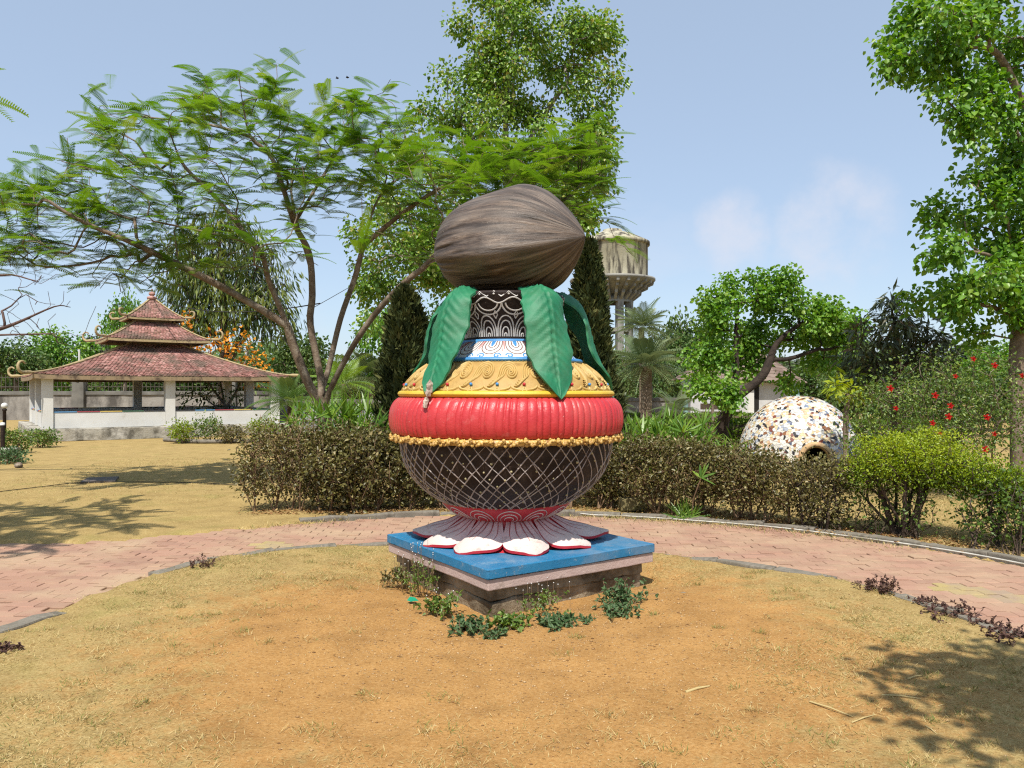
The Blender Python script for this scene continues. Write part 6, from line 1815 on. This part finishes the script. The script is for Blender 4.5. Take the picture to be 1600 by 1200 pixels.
box_hedge("farthest clipped hedge, running in front of the white garden house", [gp(965, 31), gp(1080, 31), gp(1230, 30)], .8, .62, 5200)
box_hedge("middle clipped hedge, curving behind the leaning tree", [gp(975, 25), gp(1060, 24), gp(1130, 24.5), gp(1190, 24)], .8, .62, 5200)
box_hedge("nearer clipped hedge beside the cypress, behind the strap leaf plants", [gp(960, 20), gp(1010, 19.5), gp(1080, 20)], .8, .6, 4200)
box_hedge("short bright clipped hedge just behind the brown hedge near the pot", [gp(945, 15.5), gp(1000, 15), gp(1050, 15)], .7, .62, 3600)
box_hedge("clipped hedge right of the dome running behind the hibiscus", [gp(1320, 22), gp(1390, 21), gp(1480, 21.5)], .8, .7, 4500)
box_hedge("short clipped hedge between the leaning trunk and the dome", [gp(1140, 21), gp(1180, 20.4), gp(1210, 20.6)], .8, .75, 2600)


# strap leaved plants
def blade_plant(label, c, h, nf, nb, mat='blade', name="spiky_plant", wid=.027, spread=.27, group=None):
    t = thing(name, label, "plant", c, 0, group)
    for f in range(nf):
        b = np.r_[rng.normal(0, spread, 2), 0]; top = b + np.array([rng.normal(0, .1), rng.normal(0, .1), h * rng.uniform(.50, .90)])
        if name == "spiky_plant":
            sb = MB(); tube(sb, np.array([b, (b + top) / 2 + rng.normal(0, .02, 3), top]), .009, 4); sb.build("stem", M['twig'], t)
        else: top = b
        d = unit(rng.normal(0, .58, (nb, 3)) + np.array([0, -.1, .7])); L = h * rng.uniform(.20, .34, nb) if name == "spiky_plant" else h * rng.uniform(.7, 1.2, nb)
        mb = MB(); leaves(mb, np.repeat(top[None], nb, 0), d, rng.normal(0, .5, (nb, 3)) + [0, -.6, .6], L, wid * rng.uniform(.8, 1.3, nb), rng.normal(.55, .22, nb), 'blade', .2)
        mb.build("leaf_fan", M[mat], t)
    return t


def g3(px, D): q = P(px, 610, D); return (q[0], q[1], 0)


SG = "strap leaved plants"
blade_plant("spiky strap leaved plant at the foot of the feathery tree, left of the pair", g3(515, 11.9), 1.42, 20, 12, group=SG)
blade_plant("spiky strap leaved plant at the foot of the feathery tree, nearer the cypress", g3(570, 11.7), 1.45, 22, 12, group=SG)
blade_plant("bright strap leaved plant behind the brown hedge, next to the right cypress", g3(1012, 11.5), 1.20, 18, 12, group=SG)
blade_plant("bright strap leaved plant behind the brown hedge, in front of the leaning trunk", g3(1068, 11.3), 1.24, 20, 12, group=SG)
blade_plant("strap leaved plant behind the brown hedge, left of the dome", g3(1100, 11.4), 1.12, 14, 12, group=SG)
blade_plant("strap leaf fan poking out of the front of the brown hedge", (*G(1052, 803)[:2], 0), .80, 4, 9, group=SG)
blade_plant("low tuft of bright arching grass at the hedge foot by the pale pipe", (*G(1085, 810)[:2], 0), .26, 6, 14, 'blade', "grass_tuft", .014, .09)
blade_plant("dark strap leaved plant in the shade behind the mossy block", (*G(975, 785)[:2], 0), .62, 4, 8, group=SG)

# little bushes along the pavilion platform
for px, D, hh, m_, lb in ((288, 23.2, .62, 'lime', "small round lime topped bush in front of the pavilion wall"), (325, 23.4, .75, 'hib', "thin upright shrub in front of the pavilion's right low wall"), (362, 23.2, .5, 'hedge', "small twiggy dry bush before the pavilion platform"), (408, 23.6, .66, 'lime', "small lime bush at the right end of the pavilion platform"), (65, 21.5, .45, 'hib', "low green bush at the left corner of the pavilion platform"), (22, 19.5, .55, 'hib', "green bush behind the black posts at the left edge"), (10, 16.8, .22, 'weed', "low weeds round the foot of the concrete block")):
    yb = HOR + H * F / D; p = g3(px, D); top = HOR + (H - hh) * F / D
    shrub("small_bush", lb, [np.array(p)], [(px, (yb + top) / 2 - 2, D, 21 if hh > .3 else 30, (yb - top) / 2, .35)], 90, 9, m_, .065, "little bushes round the pavilion", tip=.004, br=.02, spread=.07, shell=.4)
# kerbed bed in front of the platform
mb = MB(); q = crom([G(258, 690, 0), G(310, 693, 0), G(375, 692, 0), G(420, 690, 0)], 6); tube(mb, np.array(q) - q[0] + [0, 0, .06], .09, 6, flat=.8)
o = mb.build("bed_edging", M['kerb'], loc=tuple(q[0])); tag(o, "low curved concrete edging of the planting bed before the pavilion", "edging")


# ================================================================== WEEDS, TURF, LITTER
def weed(label, px, py, w, h, n, mat='weed', name="weed", leaf=.036, fl=0, group="weeds round the plinth"):
    n = int(n * 1.5); w *= .85
    c = G(px, py); t = thing(name, label, "weed", (c[0], c[1], 0.0), 0, group)
    sm, cm, fm = MB(), MB(), MB()
    for k in range(n):
        b = np.r_[rng.normal(0, w * .28, 2), 0]; tip = b + np.array([rng.normal(0, w * .26), rng.normal(0, w * .24), h * rng.uniform(.35, 1.0)])
        ln = crom([b, (b * .6 + tip * .4) + [0, 0, h * .18], tip], 4); tube(sm, ln, .0022, 3)
        nl = 11
        ix = rng.integers(1, len(ln), nl); d = rng.normal(0, .6, (nl, 3)) + [0, 0, .15]
        leaves(cm, ln[ix], d, rng.normal(0, .4, (nl, 3)) + [0, -.3, 1], leaf * rng.uniform(.6, 1.2, nl), leaf * .62 * rng.uniform(.6, 1.1, nl), rng.normal(.45, .2, nl), 'broad', .2)
        if fl and rng.random() < fl:
            top = ln[-1] + [0, 0, h * .5]; tube(sm, np.array([ln[-1], top]), .0013, 3)
            v, f = bm_chunk(k, .0045, 1, 1, .2); fm.add(v + top, f)
    sm.build("stems", M['twig'], t, kind='stuff'); cm.build("foliage", M[mat], t)
    if fl and fm.V: fm.build("flower_heads", M['white'], t, kind='stuff')
    return t


weed("bushy dark green weed against the plinth's right side", 972, 943, .28, .17, 34)
weed("low blue green weed in front of the bushy weed at the plinth's right side", 962, 962, .26, .08, 20, leaf=.035)
weed("leafy weed in front of the plinth's nearest corner, on its left", 736, 988, .22, .10, 24)
weed("broad leaved weed right at the plinth's nearest corner", 796, 983, .20, .11, 18, 'hib', leaf=.045)
weed("smallest grey weed on the bare soil before the nearest corner", 772, 998, .13, .06, 12, leaf=.03)
weed("low round weed in front of the plinth's right face", 868, 980, .22, .08, 22, leaf=.04)
weed("tiny weed on the soil right of the low round weed", 912, 972, .12, .04, 8, leaf=.025)
weed("tall flowering weed with tiny pale heads along the plinth's left face", 655, 925, .30, .26, 24, 'hib', leaf=.026, fl=.8)
weed("leafy weed under the plinth's left face", 692, 958, .24, .12, 20, 'hib', leaf=.036, fl=.3)
weed("dry weed at the plinth's left corner", 622, 912, .22, .14, 22, 'hedge', leaf=.03)
weed("wispy flowering weed along the plinth's right face", 845, 955, .40, .16, 14, 'hib', leaf=.03, fl=.9)
DG = "dead plants along the inner kerb"
weed("dark dead plant by the inner kerb, farthest of those on the right", 1375, 930, .24, .14, 24, 'purpleweed', "dead_plant", .03, 0, DG)
weed("dark dead creeper along the inner kerb in front of the yellow pavers", 1482, 960, .34, .06, 30, 'purpleweed', "dead_plant", .03, 0, DG)
weed("dead brown plant by the inner kerb between the two dark ones", 1440, 947, .18, .06, 10, 'purpleweed', "dead_plant", .028, 0, DG)
weed("dark dead plant by the inner kerb at the right edge of the picture", 1585, 1003, .28, .07, 26, 'purpleweed', "dead_plant", .03, 0, DG)
weed("dead brown plant by the inner kerb at 1530, on dry grass", 1540, 982, .20, .05, 12, 'purpleweed', "dead_plant", .028, 0, DG)['label'] = "dead brown plant by the inner kerb just left of the one at the right edge"
weed("twiggy dead plant leaning on the broken end of the left kerb", 316, 889, .26, .10, 14, 'purpleweed', "dead_plant", .022, 0, DG)
weed("small rust brown dead plant on the turf at the left edge", 6, 1022, .16, .07, 18, 'purpleweed', "dead_plant", .025, 0, DG)

# turf: dry blades, thin on the bare middle, thicker towards the kerb and the lower edge
n = 420000
X = rng.uniform(-4.2, 4.2, n); Y = 2.3 + 6.1 * rng.random(n) ** 1.5
pdp = path_depth(X, Y); rr = np.hypot(X - RC[0], Y - RC[1])
rc = np.hypot((X - .05) / 1.0, (Y - 4.95) / 1.0) + .55 * vnoise(X, Y, 1.3, 31) + .3 * vnoise(X, Y, 3.7, 32)
dens = np.clip((rc - 1.55) / 1.3, .02, 1) * np.clip(.5 + .5 * vnoise(X, Y, 4.0, 33) + .45 * vnoise(X, Y, 13.0, 36), .03, 1)
keep = (pdp < -.005) & (rr < 4) & (rng.random(n) < dens * .85)
inpl = np.abs((X - PLC[0]) * .8 + (Y - PLC[1]) * .6) < .76; inpl &= np.abs(-(X - PLC[0]) * .6 + (Y - PLC[1]) * .8) < .76
keep &= ~inpl
X, Y = X[keep], Y[keep]; n = len(X)
green = np.clip(.34 + .55 * vnoise(X, Y, 1.1, 34) + .25 * vnoise(X, Y, 4.0, 35), 0, 1) * np.clip((rc[keep] - 1.7) / 1.0, .1, 1)
a = rng.uniform(0, PI2, n); tilt = np.abs(rng.normal(.32, .28, n))
d = np.stack([np.cos(a), np.sin(a), tilt], -1)
tint = np.where(rng.random(n) < green * .45, rng.uniform(.72, 1.0, n), rng.uniform(0, .62, n))
mb = MB(); leaves(mb, np.stack([X, Y, ground_z(X, Y) - .002], -1), d, np.stack([0 * a, 0 * a, 1 + 0 * a], -1) + rng.normal(0, .35, (n, 3)), rng.uniform(.015, .05, n), rng.uniform(.0016, .0034, n), tint, 'flat', .1)
# tufts: dry or greenish clumps a hand wide, some bare earth between
tp = []
while len(tp) < 420:
    x, y = rng.uniform(-3.6, 3.6), 2.5 + 5.6 * rng.random() ** 1.4
    r_ = math.hypot(x - .05, y - 4.95)
    if math.hypot(x - RC[0], y - RC[1]) > r_in(math.degrees(math.atan2(x - RC[0], y - RC[1]))) - .16: continue
    if rng.random() > np.clip((r_ - .9) / 1.6, .04, 1) or max(abs((x - .02) * .8 + (y - 6.6) * .6), abs(-(x - .02) * .6 + (y - 6.6) * .8)) < .85: continue
    tp.append((x, y, rng.random() < .42))
for x, y, gr_ in tp:
    k = int(rng.integers(18, 46)); q = rng.normal(0, rng.uniform(.018, .06), (k, 2)) * [1, .8]
    px__, py__ = x + q[:, 0], y + q[:, 1]; a = rng.uniform(0, PI2, k)
    d = np.stack([np.cos(a), np.sin(a), np.abs(rng.normal(.75, .4, k))], -1)
    leaves(mb, np.stack([px__, py__, ground_z(px__, py__) - .002], -1), d, np.stack([0 * a, 0 * a, 1 + 0 * a], -1) + rng.normal(0, .4, (k, 3)), rng.uniform(.02, .06, k), rng.uniform(.002, .004, k),
           np.where(rng.random(k) < (.75 if gr_ else .15), rng.uniform(.72, 1, k), rng.uniform(0, .62, k)), 'flat', .1)
mb.build("dry_grass", M['straw'], kind='stuff')

# thin grass on the lawn beyond the path and along the outer kerb
n = 46000
u = rng.random(n); X = rng.uniform(-1.2, 9, n); Y = rng.uniform(7.2, 16, n)
rr = np.hypot(X - RC[0], Y - RC[1]); k1 = rr > R_OUT + .12
X2 = rng.uniform(-9, 0, 16000); Y2 = rng.uniform(8.5, 18, 16000); k2 = (path_depth(X2, Y2) < -.1) & (rng.random(16000) < np.clip(.2 + .6 * vnoise(X2, Y2, .7, 44), 0, 1))
phs = np.radians(rng.uniform(-35, 105, 9000)); off = np.abs(rng.normal(0, .16, 9000)); r3 = R_OUT - off
k3 = rng.random(9000) < np.clip(.35 + .9 * vnoise(np.degrees(phs) * .11, 0 * phs, 1.0, 45), 0, 1)
X = np.r_[X[k1], X2[k2], (RC[0] + r3 * np.sin(phs))[k3]]; Y = np.r_[Y[k1], Y2[k2], (RC[1] + r3 * np.cos(phs))[k3]]; n = len(X)
Z = np.maximum(ground_z(X, Y), -.014); a = rng.uniform(0, PI2, n)
d = np.stack([np.cos(a), np.sin(a), np.abs(rng.normal(.7, .4, n))], -1)
mb = MB(); leaves(mb, np.stack([X, Y, Z], -1), d, np.stack([0 * a, 0 * a, 1 + 0 * a], -1) + rng.normal(0, .35, (n, 3)), rng.uniform(.03, .08, n), rng.uniform(.004, .007, n), np.where(rng.random(n) < .3, rng.uniform(.75, 1, n), rng.uniform(0, .62, n)), 'flat', .1)
mb.build("lawn_grass", M['straw'], kind='stuff')

# dry leaf litter under the hedges, grit and pebbles on the soil
n = 3000
rowp = np.array(ground_row([(380, 806), (560, 803), (760, 800), (960, 798), (1100, 806), (1300, 832), (1450, 850), (1600, 872)], 300))
ix = rng.integers(0, 300, n); pos = rowp[ix] + np.stack([rng.normal(0, .16, n), np.abs(rng.normal(.05, .32, n)), np.full(n, .018)], -1)
mb = MB(); leaves(mb, pos, rng.normal(0, 1, (n, 3)) * [1, 1, .2], rng.normal(0, .3, (n, 3)) + [0, 0, 1], rng.uniform(.025, .06, n), rng.uniform(.016, .03, n), rng.random(n), 'broad', .15)
mb.build("leaf_litter", M['litter'], kind='stuff')
M['grit'] = tintmat("soil_grit", [(0.14, 0.07, 0.03), (0.42, 0.26, 0.12), (0.50, 0.36, 0.20), (0.24, 0.12, 0.05)], .95, .1)
pv_, pf_ = (np.array([(1, 0, 0), (0, 1, 0), (-1, 0, 0), (0, -1, 0), (0, 0, .7), (0, 0, -.5)]) * np.random.default_rng(4).uniform(.7, 1.2, (6, 1)), [(0, 1, 4), (1, 2, 4), (2, 3, 4), (3, 0, 4), (1, 0, 5), (2, 1, 5), (3, 2, 5), (0, 3, 5)]); n = 16000
X = rng.normal(.05, 1.25, n); Y = rng.normal(5.0, 1.0, n); kp = (np.hypot(X, Y - 4.6) < 3.1) & (Y > 2.6); X, Y = X[kp], Y[kp]; n = len(X)
sz = rng.gamma(1.8, .0011, n) + .0015; c = np.stack([X, Y, ground_z(X, Y) + sz * .2], -1)
V = c[:, None] + pv_[None] * sz[:, None, None]; F_ = np.array(pf_)[None] + (np.arange(n) * len(pv_))[:, None, None]
mb = MB(); mb.add(V.reshape(-1, 3), F_.reshape(-1, 3), 0, np.repeat(rng.random(n), len(pv_)), True); mb.build("soil_grit", M['grit'], kind='stuff')

# sticks and straws that can be told apart
SK = [(1090, 1077, 32, -14, .008, "short pale stick on the bare soil, brightest of the sticks"), (1298, 1108, 36, 32, .005, "pale straw stick on the turf right of centre"), (1408, 1089, 38, 8, .005, "long pale straw lying before the tree shadow"), (1350, 1123, 38, -14, .004, "straw stick nearest the edge of the tree shadow"), (1384, 1002, 22, 40, .004, "pale straw near the inner kerb on the right"), (1300, 954, 16, 30, .003, "thin straw on the grass by the right kerb"), (556, 944, 6, 60, .004, "tiny pale twig standing on the soil left of the plinth"), (1455, 1141, 10, 85, .004, "little white stick inside the tree shadow"), (1430, 1058, 22, -12, .004, "pale twig just inside the top of the tree shadow"), (1344, 968, 24, 18, .004, "pale straw bent on the grass below the dead plants")]
for x, y, l, an0, r_, lb in SK:
    c = G(x, y, .02); D = c[1]; L_ = l * D / F * 1.4
    mb = MB(); dx, dy = math.cos(R(an0)) * L_, -math.sin(R(an0)) * L_ * 2.2
    tube(mb, np.array([[-dx / 2, -dy / 2, 0], [0, 0, .006], [dx / 2, dy / 2, .002]]), [r_, r_ * .9, r_ * .5], 6, .4)
    o = mb.build("straw_stick", M['straw'], loc=tuple(c)); tag(o, lb, "stick", "straws lying on the turf")
for x, y, s_, lb in ((1068, 931, .035, "grey green stone half sunk in the soil right of the plinth"), (1055, 983, .02, "dark red clod on the soil right of centre"), (1058, 1018, .014, "small dark pebble on the soil below the red clod"), (468, 1136, .012, "little dark pebble on the turf at lower left")):
    v, f = bm_chunk(int(x), s_, .6, 2, .07); mb = MB(); mb.add(v, f); c = G(x, y); o = mb.build("pebble", M['bark'] if s_ < .03 else M['oldconc'], loc=(c[0], c[1], s_ * .25)); tag(o, lb, "stone")
c = G(645, 938, .02); mb = MB(); leaves(mb, np.array([[-.045, 0, 0.]]), np.array([[1, .15, .02]]), np.array([[0, -.2, 1.]]), np.array([.09]), np.array([.085]), np.array([.5]), 'broad', .1)
mt = surf("green_scrap", (0.01, 0.22, 0.12), (0.02, 0.30, 0.17), 8, .4, bmp=.1); o = mb.build("green_scrap", mt, loc=tuple(c)); tag(o, "bright green paint scrap lying on the soil left of the plinth", "scrap")
